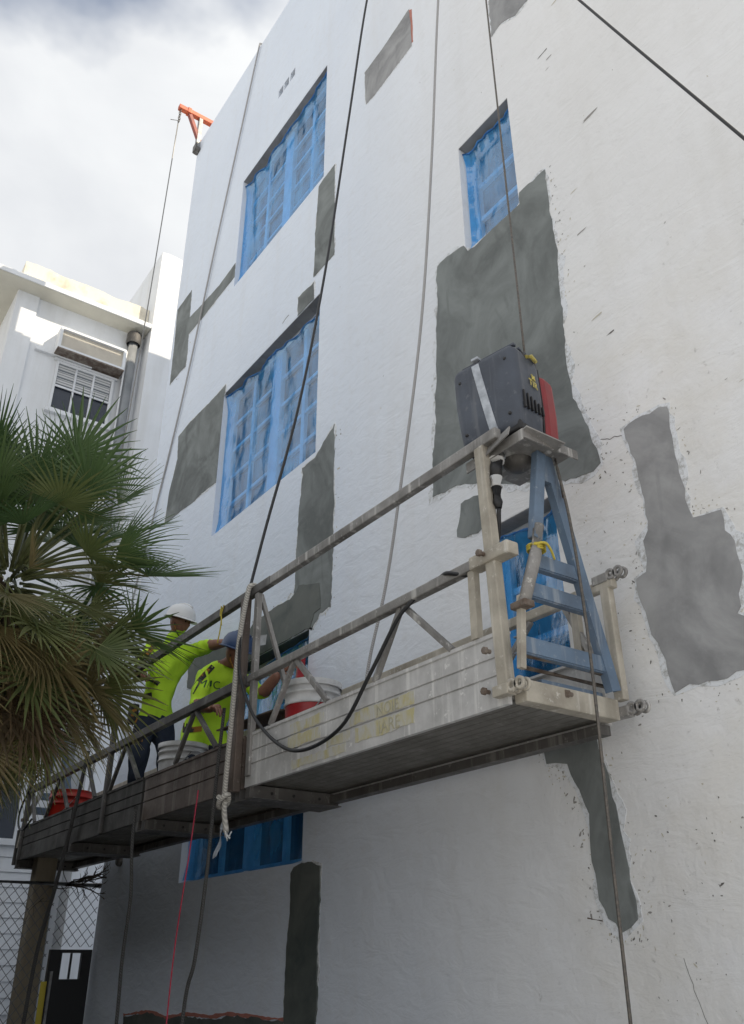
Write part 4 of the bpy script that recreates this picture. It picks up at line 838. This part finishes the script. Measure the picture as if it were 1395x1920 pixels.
b = MB(); b.box(X0 - .05, X0 + .05, -.003, .42, 15.585, 15.62); b.box(X0 - .045, X0 + .045, .2, .28, 15.62, 16.22); b.build('saddle', M['orange_dark'], dv)
hk = empty('chain_hook', (X0, -.46, 16.1), 'short chain and shackles hanging from the orange roof bracket', 'chain')
for k in range(5):
    z = 16.17 - k * .07; a = R(90 * (k % 2) + 20); b = MB()
    b.tube([(X0 - .01 * k * .2 + .022 * math.cos(t) * math.cos(a), -.46 + .022 * math.cos(t) * math.sin(a), z + .045 * math.sin(t)) for t in [i * 2 * math.pi / 10 for i in range(11)]], .009, 6); b.build('link', M['rail_dark'], hk)
b = MB(); b.tube([(X0, -.47, 15.88), (X0, -.62, 15.80)], .008, 6); b.build('wire_tail', M['wire_thin'], hk)

# ------------------------------------------------------------------ buckets and board on the deck
def bucket(x, y, r_, h, m_body, m_rim, label, lid=False, tilt=0):
    z0 = DZ + .0605; e = empty('bucket', (x, y, z0), label, 'bucket', 'buckets on the platform deck'); T = Matrix.Translation((x, y, z0)) @ Matrix.Rotation(R(tilt), 4, 'Y')
    b = MB(); b.lathe([(0, 0), (r_ * .86, 0), (r_ * .88, .01), (r_ * .985, h * .72), (r_ * .985, h), (r_ * .95, h), (r_ * .84, .02), (0, .015)], 28, M=T); b.build('body', m_body, e)
    b = MB(); b.lathe([(r_ * 1.0, h * .74), (r_ * 1.04, h * .745), (r_ * 1.04, h * .765), (r_ * 1.0, h * .77), (r_ * 1.0, h * .86), (r_ * 1.05, h * .865), (r_ * 1.05, h * .89), (r_ * 1.005, h * .895), (r_ * 1.005, h * .985), (r_ * 1.03, h), (r_ * .96, h)], 28, M=T); b.build('rim', m_rim, e)
    b = MB(); b.tube([T @ Vector((r_ * 1.06 * math.cos(a), -r_ * .9 * math.sin(a) * .9 - .02, h * .86 - math.sin(a) * h * .42)) for a in [i * math.pi / 16 for i in range(17)]], .005, 6); b.build('handle', M['steel'], e)
    if lid:
        b = MB(); b.lathe([(r_ * 1.07, h * .95), (r_ * 1.08, h * 1.02), (r_ * 1.0, h * 1.025), (0, h * 1.02)], 28, M=T); b.build('lid', m_rim, e)
    return e
bucket(-5.28, -.68, .20, .62, M['bucket_red'], M['bucket_white'], 'red bucket with a white plastic top band near the middle of the platform', True)
bucket(-7.38, -.74, .21, .56, M['bucket_white'], M['bucket_white'], 'white plastic bucket below the worker in the blue helmet', True)
bucket(-10.55, -.72, .235, .62, M['bucket_orange'], M['bucket_orange'], 'bright red bucket at the far end of the platform')
bd = empty('mortar_board', (-6.0, -.6, 3.3), 'brown hardboard sheet propped between the platform rails', 'board')
b = MB(); b.bar((-6.35, -.72, 3.30), (-5.55, -.66, 3.30), .42, .012, up=(.05, -.2, 1)); b.build('sheet', M['board'], bd)
b = MB(); b.bar((-5.70, -.70, DZ + .062), (-5.70, -.66, 3.29), .04, .04); b.build('leg', M['board'], bd)
lv = empty('level_tool', (-6.2, -.12, 3.5), 'red straightedge leaning in the lowest wide window', 'tool')
b = MB(); b.bar((-6.25, -.30, DZ + .062), (-6.55, -.03, 4.15), .07, .03, b=.004); b.build('bar', M['bucket_red'], lv)

# ------------------------------------------------------------------ workers
def skin_mesh(nodes, edges, sub=2):
    """nodes: name -> (pos, radius); one continuous skinned surface"""
    names = list(nodes); me_ = bpy.data.meshes.new('sk'); me_.from_pydata([nodes[n][0] for n in names], [(names.index(a), names.index(c)) for a, c in edges], []); o = bpy.data.objects.new('sk', me_); col.objects.link(o)
    md = o.modifiers.new('skin', 'SKIN'); md.use_smooth_shade = True; md.branch_smoothing = .35
    sv = me_.skin_vertices[0].data
    for i, n in enumerate(names):
        r_ = nodes[n][1]; sv[i].radius = (r_, r_) if isinstance(r_, (int, float)) else r_
        sv[i].use_root = (n == 'pelvis' or (n == names[0] and 'pelvis' not in names))
    s = o.modifiers.new('sub', 'SUBSURF'); s.levels = sub; s.render_levels = sub
    dg = bpy.context.evaluated_depsgraph_get(); m2 = bpy.data.meshes.new_from_object(o.evaluated_get(dg)); bpy.data.objects.remove(o); return m2
def hand_nodes(wrist, fwd, palm_n, s, curl):
    """palm + five fingers: returns (nodes, edges) for one skinned chain each"""
    f = Vector(fwd).normalized(); n = Vector(palm_n); n = (n - f * n.dot(f)).normalized(); side = f.cross(n).normalized(); w0 = Vector(wrist)
    chains = [[(w0, .030 * s), (w0 + f * .045 * s, .036 * s), (w0 + f * .09 * s, .034 * s)]]
    for k, (ln, sd_) in enumerate(((.075, -.033), (.085, -.011), (.08, .011), (.062, .031))):
        p = w0 + f * .085 * s + side * sd_ * s; ch = [(p, .0105 * s)]; d = f.copy()
        for j in range(3): d = (d * math.cos(curl) + n * math.sin(curl)).normalized(); p = p + d * ln * s * (.45, .32, .25)[j]; ch.append((p, (.0098, .0090, .0075)[j] * s))
        chains.append(ch)
    p = w0 + f * .03 * s - side * .030 * s; d = (f * .6 - side * .8).normalized(); ch = [(p, .0125 * s)]
    for j in range(3): p = p + d * .034 * s; ch.append((p, (.0115, .0105, .0085)[j] * s)); d = (d * .85 + f * .3 + n * .25).normalized()
    chains.append(ch); return chains
def worker(name, label, J, regions, helmet_mat, head_c, head_fwd, head_up, S, hands, group=None):
    e = empty(name, (J['pelvis'][0][0], J['pelvis'][0][1], DZ + .06), label, 'person')
    edges = [('pelvis', 'belly'), ('belly', 'chest'), ('chest', 'neck'), ('neck', 'head0'), ('chest', 'shL'), ('shL', 'elL'), ('elL', 'wrL'), ('chest', 'shR'), ('shR', 'elR'), ('elR', 'wrR'), ('pelvis', 'hipL'), ('hipL', 'knL'), ('knL', 'anL'), ('anL', 'toL'), ('pelvis', 'hipR'), ('hipR', 'knR'), ('knR', 'anR'), ('anR', 'toR')]
    f = Vector(head_fwd).normalized(); u = Vector(head_up); u = (u - f * u.dot(f)).normalized(); s_ = f.cross(u).normalized(); hc = Vector(head_c)
    J = dict(J); J['head0'] = (hc - u * .05 * S, .072 * S)
    bm = bmesh.new(); bm.from_mesh(skin_mesh(J, edges, 3))
    for w_, fw, pn, c in hands:
        for ch in hand_nodes(w_, fw, pn, S, c):
            nd = {str(i): q for i, q in enumerate(ch)}; bm.from_mesh(skin_mesh(nd, [(str(i), str(i + 1)) for i in range(len(ch) - 1)], 1))
    # head: cranium, jaw, nose, brow, ears and mouth shaped on one surface
    hb = bmesh.new(); bmesh.ops.create_uvsphere(hb, u_segments=28, v_segments=20, radius=1)
    for v in hb.verts:
        x, y, z = v.co                                  # x side, y forward, z up
        X, Y, Z = x * .078, y * .098, z * .118
        if z < 0: X *= 1 - .28 * (-z) ** 1.5; Y *= 1 - .10 * (-z); Y += .012 * (-z)
        if y > .5:
            nose = math.exp(-(x / .16) ** 2) * math.exp(-((z + .16) / .26) ** 2); Y += .026 * nose
            Y -= .012 * (math.exp(-((abs(x) - .36) / .16) ** 2) * math.exp(-((z - .06) / .13) ** 2))
            Y += .006 * math.exp(-((z - .24) / .10) ** 2); Y += .006 * math.exp(-(x / .3) ** 2) * (math.exp(-((z + .46) / .06) ** 2) + math.exp(-((z + .60) / .06) ** 2)) - .006 * math.exp(-((z + .53) / .035) ** 2)
        if abs(x) > .9 and abs(y) < .3 and -.3 < z < .25: X *= 1.16
        v.co = hc + (s_ * X + f * Y + u * Z) * S
    bm.normal_update()
    for v in bm.verts:                                  # folds in the clothing
        if regions(v.co) in (1, 2): v.co += v.normal * (.020 * mnoise.noise(v.co * 8) + .016 * mnoise.noise(Vector((v.co.x * 17, v.co.y * 17, v.co.z * 7))))
    tmp = bpy.data.meshes.new('h'); hb.to_mesh(tmp); hb.free(); bm.from_mesh(tmp)
    for fc_ in bm.faces:
        fc_.smooth = True; fc_.material_index = regions(fc_.calc_center_median())
    bmesh.ops.recalc_face_normals(bm, faces=bm.faces[:])
    me_ = bpy.data.meshes.new('body'); bm.to_mesh(me_); bvh = BVHTree.FromBMesh(bm); bm.free()
    for mm in ('skin', 'hivis', 'pants', 'boot'): me_.materials.append(M[mm])
    bo = bpy.data.objects.new('body', me_); col.objects.link(bo); attach(bo, e)
    HMx = Matrix((s_, f, u)).transposed().to_4x4(); HMx.translation = hc; HMx = HMx @ Matrix.Scale(S, 4)
    for sx in (-1, 1):
        b = MB(); b.lathe([(0, .008), (.006, .006), (.009, 0), (.006, -.006), (0, -.008)], 10, M=HMx @ Matrix.Translation((sx * .030, .086, .008))); b.build('eye', M['eye'], e)
    # helmet with brim
    prof = [(.142, .035), (.140, .06), (.132, .095), (.112, .130), (.080, .152), (.04, .163), (0, .166)]
    b = MB(); HH = HMx @ Matrix.Translation((0, -.008, 0)) @ Matrix.Diagonal((.86, 1.0, 1.0, 1)); b.lathe(prof, 28, M=HH)
    n = 28; vs_ = []
    for k in range(n):
        a = 2 * math.pi * k / n; fr = max(0, math.sin(a)); r1 = .142; r2 = .158 + .045 * fr ** 2
        for rr, zz in ((r1, .036), (r2, .030 - .012 * fr), (r2, .024 - .012 * fr), (r1, .028)): vs_.append(HH @ Vector((rr * math.cos(a), rr * math.sin(a), zz)))
    b.add(vs_, [(4 * k + j, 4 * k + (j + 1) % 4, 4 * ((k + 1) % n) + (j + 1) % 4, 4 * ((k + 1) % n) + j) for k in range(n) for j in range(4)], 0, True)
    hel = b.build('helmet', helmet_mat, e)
    b = MB(); b.tube([HH @ Vector((0, y, z)) for y, z in ((-.10, .145), (-.05, .166), (0, .174), (.05, .166), (.10, .145))], .010, 6); b.build('ridge', helmet_mat, hel)
    b = MB(); q = [HMx @ Vector(p) for p in ((-.078, .0, .03), (-.074, .02, -.06), (-.03, .05, -.122), (.03, .05, -.122), (.074, .02, -.06), (.078, 0, .03))]; b.tube(spline(q, 4), .005 * S, 6); b.build('chin_strap', M['harness'], hel)
    return e, bo, bvh
def straps(e, bvh, paths, mt, w_=.045, name='harness_strap'):
    for pts, dirn in paths:
        d = Vector(dirn).normalized(); P = spline(pts, 8); vs_ = []; q = MB(); ok = []
        for i, p in enumerate(P):
            t = (P[min(i + 1, len(P) - 1)] - P[max(0, i - 1)]).normalized(); sd_ = t.cross(d).normalized()
            for s in (-1, 1):
                h = bvh.ray_cast(p + sd_ * s * w_ / 2 - d * .7, d); ok.append(h[0] is not None); vs_.append((h[0] if h[0] is not None else p) - d * .006)
        fs = [(2 * i, 2 * i + 1, 2 * i + 3, 2 * i + 2) for i in range(len(P) - 1) if all(ok[2 * i:2 * i + 4])]
        if fs: q.add(vs_, fs); o = q.build(name, mt, e); o.modifiers.new('s', 'SOLIDIFY').thickness = .005
S = 1.16
# worker in the white helmet, leaning to the wall with one arm stretched out
J1 = {'pelvis': ((-8.52, -.60, 3.82), (.17, .15)), 'belly': ((-8.50, -.60, 4.06), (.165, .14)), 'chest': ((-8.42, -.58, 4.44), (.20, .15)), 'neck': ((-8.28, -.575, 4.66), .075),
      'shL': ((-8.28, -.39, 4.55), .098), 'elL': ((-7.96, -.33, 4.535), .07), 'wrL': ((-7.66, -.27, 4.50), .042), 'shR': ((-8.42, -.78, 4.55), .098), 'elR': ((-8.35, -.90, 4.24), .07), 'wrR': ((-8.15, -.93, 4.16), .045),
      'hipL': ((-8.52, -.48, 3.74), .12), 'knL': ((-8.42, -.46, 3.28), .085), 'anL': ((-8.52, -.46, 2.88), .058), 'toL': ((-8.34, -.45, 2.83), .05), 'hipR': ((-8.54, -.72, 3.74), .12), 'knR': ((-8.46, -.74, 3.28), .085), 'anR': ((-8.60, -.74, 2.88), .058), 'toR': ((-8.42, -.75, 2.83), .05)}
def reg1(c):
    if c.z > 4.70: return 0
    if c.z < 2.95: return 3
    if c.z < 3.86: return 2
    if c.x > -7.88: return 0
    if c.x > -8.27 and c.y < -.84: return 0
    return 1
w1, b1, v1 = worker('person', 'worker in white hard hat and lime shirt reaching along the wall', J1, reg1, M['helmet_white'], (-8.17, -.58, 4.81), (.82, .5, -.28), (.25, .1, 1), S,
                    [((-7.66, -.27, 4.50), (1, .15, -.05), (0, .3, -1), .55), ((-8.15, -.93, 4.16), (.9, -.05, -.1), (0, .2, -1), .7)])
CD = Vector((-.8, .5, .3))
straps(w1, v1, [([(-8.28, -.75, 4.66), (-8.42, -.8, 4.4), (-8.46, -.8, 4.1), (-8.5, -.8, 3.9)], CD), ([(-8.62, -.8, 4.05), (-8.5, -.85, 4.02), (-8.33, -.75, 4.04)], CD), ([(-8.6, -.8, 4.45), (-8.45, -.8, 4.30), (-8.3, -.7, 4.15)], CD), ([(-8.62, -.8, 3.72), (-8.5, -.85, 3.62), (-8.4, -.75, 3.60)], CD)], M['harness'])
b = MB(); b.bbox(-8.62, -8.50, -.86, -.78, 3.78, 3.98, .02); b.build('tool_pouch', M['harness'], w1)
# worker in the blue helmet, bent forward
J2 = {'pelvis': ((-7.36, -.58, 3.52), (.17, .15)), 'belly': ((-7.28, -.58, 3.70), (.165, .14)), 'chest': ((-7.08, -.57, 3.92), (.20, .155)), 'neck': ((-6.93, -.565, 4.03), .075),
      'shL': ((-6.98, -.38, 3.94), .098), 'elL': ((-6.78, -.31, 3.74), .07), 'wrL': ((-6.58, -.24, 3.92), .042), 'shR': ((-7.04, -.76, 3.93), .10), 'elR': ((-6.98, -.84, 3.62), .07), 'wrR': ((-6.74, -.78, 3.55), .045),
      'hipL': ((-7.36, -.46, 3.44), .12), 'knL': ((-7.08, -.44, 3.14), .088), 'anL': ((-7.36, -.44, 2.89), .058), 'toL': ((-7.2, -.44, 2.83), .05), 'hipR': ((-7.40, -.70, 3.44), .12), 'knR': ((-7.18, -.74, 3.08), .088), 'anR': ((-7.50, -.74, 2.89), .058), 'toR': ((-7.34, -.75, 2.83), .05)}
def reg2(c):
    d = (c - Vector((-7.04, -.565, 3.99))).dot(Vector((.72, 0, .69)))
    if d > .10 and c.z > 3.93 and -.68 < c.y < -.44: return 0
    if c.z < 2.95: return 3
    if c.z < 3.36 and c.x < -6.95: return 2
    if c.x > -6.74 and c.y > -.45: return 0
    if c.x > -6.93 and c.y < -.72 and c.z < 3.66: return 0
    return 1
w2, b2, v2 = worker('person', 'worker in blue hard hat and lime shirt bent over behind the mid rail', J2, reg2, M['helmet_blue'], (-6.80, -.565, 4.10), (.86, .36, -.36), (.42, .1, .9), S,
                    [((-6.58, -.24, 3.92), (.7, .3, .4), (0, 1, 0), .5), ((-6.74, -.78, 3.55), (.9, .1, -.2), (0, 0, -1), .6)])
straps(w2, v2, [([(-6.98, -.7, 4.0), (-7.14, -.75, 3.86), (-7.3, -.75, 3.7), (-7.36, -.75, 3.5)], CD), ([(-7.4, -.75, 3.86), (-7.25, -.75, 3.74), (-7.1, -.7, 3.6)], CD), ([(-7.46, -.75, 3.52), (-7.3, -.75, 3.48), (-7.15, -.7, 3.46)], CD)], M['harness'])
tx = Vector((.56, .79, -.12)).normalized(); tn = Vector((.88, -.38, -.27)); tn = (tn - tx * tn.dot(tx)).normalized(); ty = tn.cross(tx)
TM = Matrix((tx, ty, tn)).transposed().to_4x4(); TM.translation = Vector((-7.195, -.675, 3.855))
text_mesh('shirt_print', 'MIC', .10, M['print_green'], TM, w2, .0, v2, .006)
# trowel in the reaching hand
tw = empty('trowel', (-7.5, -.22, 4.48), 'small plastering tool in the hand of the worker in the white helmet', 'tool')
b = MB(); b.tube([(-7.60, -.27, 4.49), (-7.44, -.22, 4.49)], .018, 8); b.build('handle', M['hoist_dark'], tw)
b = MB(); b.bar((-7.46, -.20, 4.45), (-7.20, -.06, 4.44), .11, .006, up=(0, -1, .1)); b.build('blade', M['steel'], tw)

# ------------------------------------------------------------------ fan palm
PC = Vector((-5.78, -2.80, 3.86)); pr_ = random.Random(21)
LEAN = Vector((-.62, -.80, 0))
palm = empty('fan_palm', (PC.x + LEAN.x, PC.y + LEAN.y, 0), 'shaggy green fan palm standing in front of the platform', 'palm tree')
b = MB(); tp = []; tr_ = []
for i in range(26):
    t = i / 25; off = LEAN * (1 - t) ** .7
    tp.append(PC + off + Vector((0, 0, -PC.z * (1 - t)))); tr_.append(.13 + .03 * (i % 2) + .03 * max(0, t - .6))
b.tube(tp, tr_, 14)
for i in range(200):
    a = i * 2.399; t = .05 + .93 * i / 200; c = PC + LEAN * (1 - t) ** .7 + Vector((0, 0, -PC.z * (1 - t))); p = c + Vector((.14 * math.cos(a), .14 * math.sin(a), 0)); d = Vector((math.cos(a), math.sin(a), .9))
    b.bar(p, p + d * .09, .045, .018, up=(0, 0, 1))
b.build('trunk', M['trunk'], palm)
def frond(az, el, plen, blade, nseg, spread, droop, mt, roll=0., seed=0, fold=.25, stiff=.5):
    r_ = random.Random(seed); q = MB()
    d = Vector((math.cos(az) * math.cos(el), math.sin(az) * math.cos(el), math.sin(el))); p = PC + Vector((math.cos(az) * .10, math.sin(az) * .10, .18 * math.sin(el))); pts = [p.copy()]
    for i in range(8):
        d = (d + Vector((0, 0, -droop * .055))).normalized(); p = p + d * plen / 8; pts.append(p.copy())
    q.tube(pts, [.013 - .0007 * i for i in range(9)], 5, m=1)
    fwd = d; side = fwd.cross(Vector((0, 0, 1)))
    side = side.normalized() if side.length > .05 else Vector((math.sin(az), -math.cos(az), 0)); nr = side.cross(fwd).normalized()
    side, nr = side * math.cos(roll) + nr * math.sin(roll), nr * math.cos(roll) - side * math.sin(roll)
    hub = pts[-1]
    for k in range(nseg):
        t = (k / (nseg - 1)) * 2 - 1; a = t * spread; L_ = blade * (1 - .22 * abs(t) ** 2.2) * r_.uniform(.90, 1.08)
        dd = (fwd * math.cos(a) + side * math.sin(a) + nr * (.16 + fold * abs(t))).normalized(); cr = nr.cross(dd).normalized(); nn = dd.cross(cr).normalized()
        step = spread * 2 / (nseg - 1); prev = None; split = r_.uniform(.26, .44); p = hub.copy(); dcur = dd.copy(); J_ = 5; vs_ = []
        bend = droop * r_.uniform(.4, 1.3) * .075 + r_.uniform(-.02, .04); tw_ = r_.uniform(-.35, .35); kink = r_.random() < .15
        for j in range(J_ + 1):
            s = j / J_; rad = L_ * s
            wd = min(rad * math.tan(step / 2) * 1.06, L_ * split * math.tan(step / 2)) if s < split else L_ * split * math.tan(step / 2) * (1 - ((s - split) / (1 - split)) ** 1.3) 
            wd = max(wd, .0012); ww = cr * math.cos(tw_ * s) + nn * math.sin(tw_ * s)
            vs_ += [p - ww * wd, p + nn * (-wd * .55), p + ww * wd]
            if j < J_:
                if s > .3: dcur = (dcur + Vector((0, 0, -bend * (1.8 if (kink and s > .6) else 1) * (s + .2)))).normalized()
                p = p + dcur * (L_ / J_)
        fs = []
        for j in range(J_): o = 3 * j; fs += [(o, o + 1, o + 4, o + 3), (o + 1, o + 2, o + 5, o + 4)]
        q.add(vs_, fs, 0, False)
    me_ = bpy.data.meshes.new('frond'); me_.from_pydata(q.v, [], q.f); me_.materials.append(mt); me_.materials.append(M['petiole'] if mt is not M['leaf_dead'] else M['leaf_dead'])
    me_.polygons.foreach_set('material_index', q.m); o = bpy.data.objects.new('frond', me_); col.objects.link(o); attach(o, palm); return o
NF = 136
for i in range(NF):
    t = i / (NF - 1); az = i * 2.39996 + pr_.uniform(-.25, .25); el = R(82 - 150 * t ** .92) + pr_.uniform(-.15, .15)
    mt = M['leaf_green'] if t < .46 else (M['leaf_mid'] if t < .64 else (M['leaf_old'] if t < .90 else M['leaf_dead']))
    if .25 < t < .9 and pr_.random() < .22: mt = M['leaf_mid'] if mt is M['leaf_green'] else M['leaf_old']
    folded = pr_.random() < .3
    frond(az, el, pr_.uniform(.38, .80) * (1.0 if t > .12 else .85), pr_.uniform(.38, .52), pr_.choice((22, 25, 28)), R(pr_.uniform(45, 75) if folded else pr_.uniform(95, 130)), .5 + 1.3 * t + pr_.uniform(0, .4), mt, pr_.uniform(-.9, .9), i, pr_.uniform(.3, .7) if folded else pr_.uniform(.05, .35))
for k, (a_, e_, pl_, bl_, mk) in enumerate(((54, -8, .85, .5, 'leaf_green'), (40, -20, .80, .5, 'leaf_mid'), (66, -28, .85, .5, 'leaf_mid'), (50, -38, .85, .5, 'leaf_old'), (30, -34, .75, .5, 'leaf_old'), (80, -42, .8, .48, 'leaf_old'), (58, -52, .85, .48, 'leaf_old'), (15, -45, .75, .48, 'leaf_mid'), (45, -62, .8, .46, 'leaf_dead'),
        (54, 14, .85, .5, 'leaf_green'), (200, 72, .75, .5, 'leaf_green'), (240, 62, .85, .5, 'leaf_green'), (300, 75, .7, .5, 'leaf_green'), (20, 66, .8, .48, 'leaf_green'), (350, -12, .7, .5, 'leaf_mid'), (330, -35, .7, .5, 'leaf_old'), (5, -20, .75, .5, 'leaf_mid'), (320, 10, .7, .5, 'leaf_green'))):
    frond(R(a_), R(e_), pl_, bl_, 25, R(115), .9 + .3 * (k % 3), M[mk], pr_.uniform(-.8, .8), 300 + k, pr_.uniform(.1, .35))
for k in range(16):                                   # skirt of old hanging fans
    frond(R(k * 360 / 16 + pr_.uniform(-10, 10)), R(pr_.uniform(-86, -58)), pr_.uniform(.62, .95), pr_.uniform(.42, .52), 30, R(pr_.uniform(60, 110)), 1.6, M[('leaf_old', 'leaf_dead', 'leaf_mid')[k % 3]], pr_.uniform(-1, 1), 400 + k, pr_.uniform(.2, .5))

# ------------------------------------------------------------------ added hedge, out of view, blocking light from the lower wall
hd = empty('added_shade_hedge', (-8, -5.4, 0), 'added dark hedge out of view that keeps light off the lower wall', 'hedge')
hr = random.Random(3); b = MB(); HX0, HX1, HY0, HY1, HZ = -19.0, -4.1, -6.4, -4.35, 6.0
b.bbox(HX0, HX1, HY0 + .2, HY1 - .12, .1, HZ - .15, .3); b.build('blocker_core', M['shade_hedge_core'], hd)
b = MB()
for k in range(26000):
    r_ = hr.random(); bulge = 0
    if r_ < .62: x, z = hr.uniform(HX0, HX1), hr.uniform(.05, HZ); y = HY1 - .12 + .12 * mnoise.noise(Vector((x * 1.3, z * 1.3, 0))) + hr.uniform(-.06, .10)
    elif r_ < .84: x, y = hr.uniform(HX0, HX1), hr.uniform(HY0, HY1); z = HZ - .12 + .15 * mnoise.noise(Vector((x * 1.3, y * 1.3, 4))) + hr.uniform(-.06, .10)
    else: y, z = hr.uniform(HY0, HY1), hr.uniform(.05, HZ); x = HX1 - .05 + .1 * mnoise.noise(Vector((y * 1.3, z * 1.3, 8))) + hr.uniform(-.06, .10)
    p = Vector((x, y, z)); d = Vector((hr.uniform(-1, 1), hr.uniform(-1, 1), hr.uniform(-1, .6))).normalized() * hr.uniform(.07, .13); u, _ = frame_of(d); u = u * d.length * .28
    b.add([p, p + d * .5 + u, p + d, p + d * .5 - u], [(0, 1, 2, 3)])
me_ = bpy.data.meshes.new('foliage'); me_.from_pydata(b.v, [], b.f); me_.materials.append(M['shade_hedge_leaf']); o = bpy.data.objects.new('foliage', me_); col.objects.link(o); attach(o, hd); o['kind'] = 'stuff'
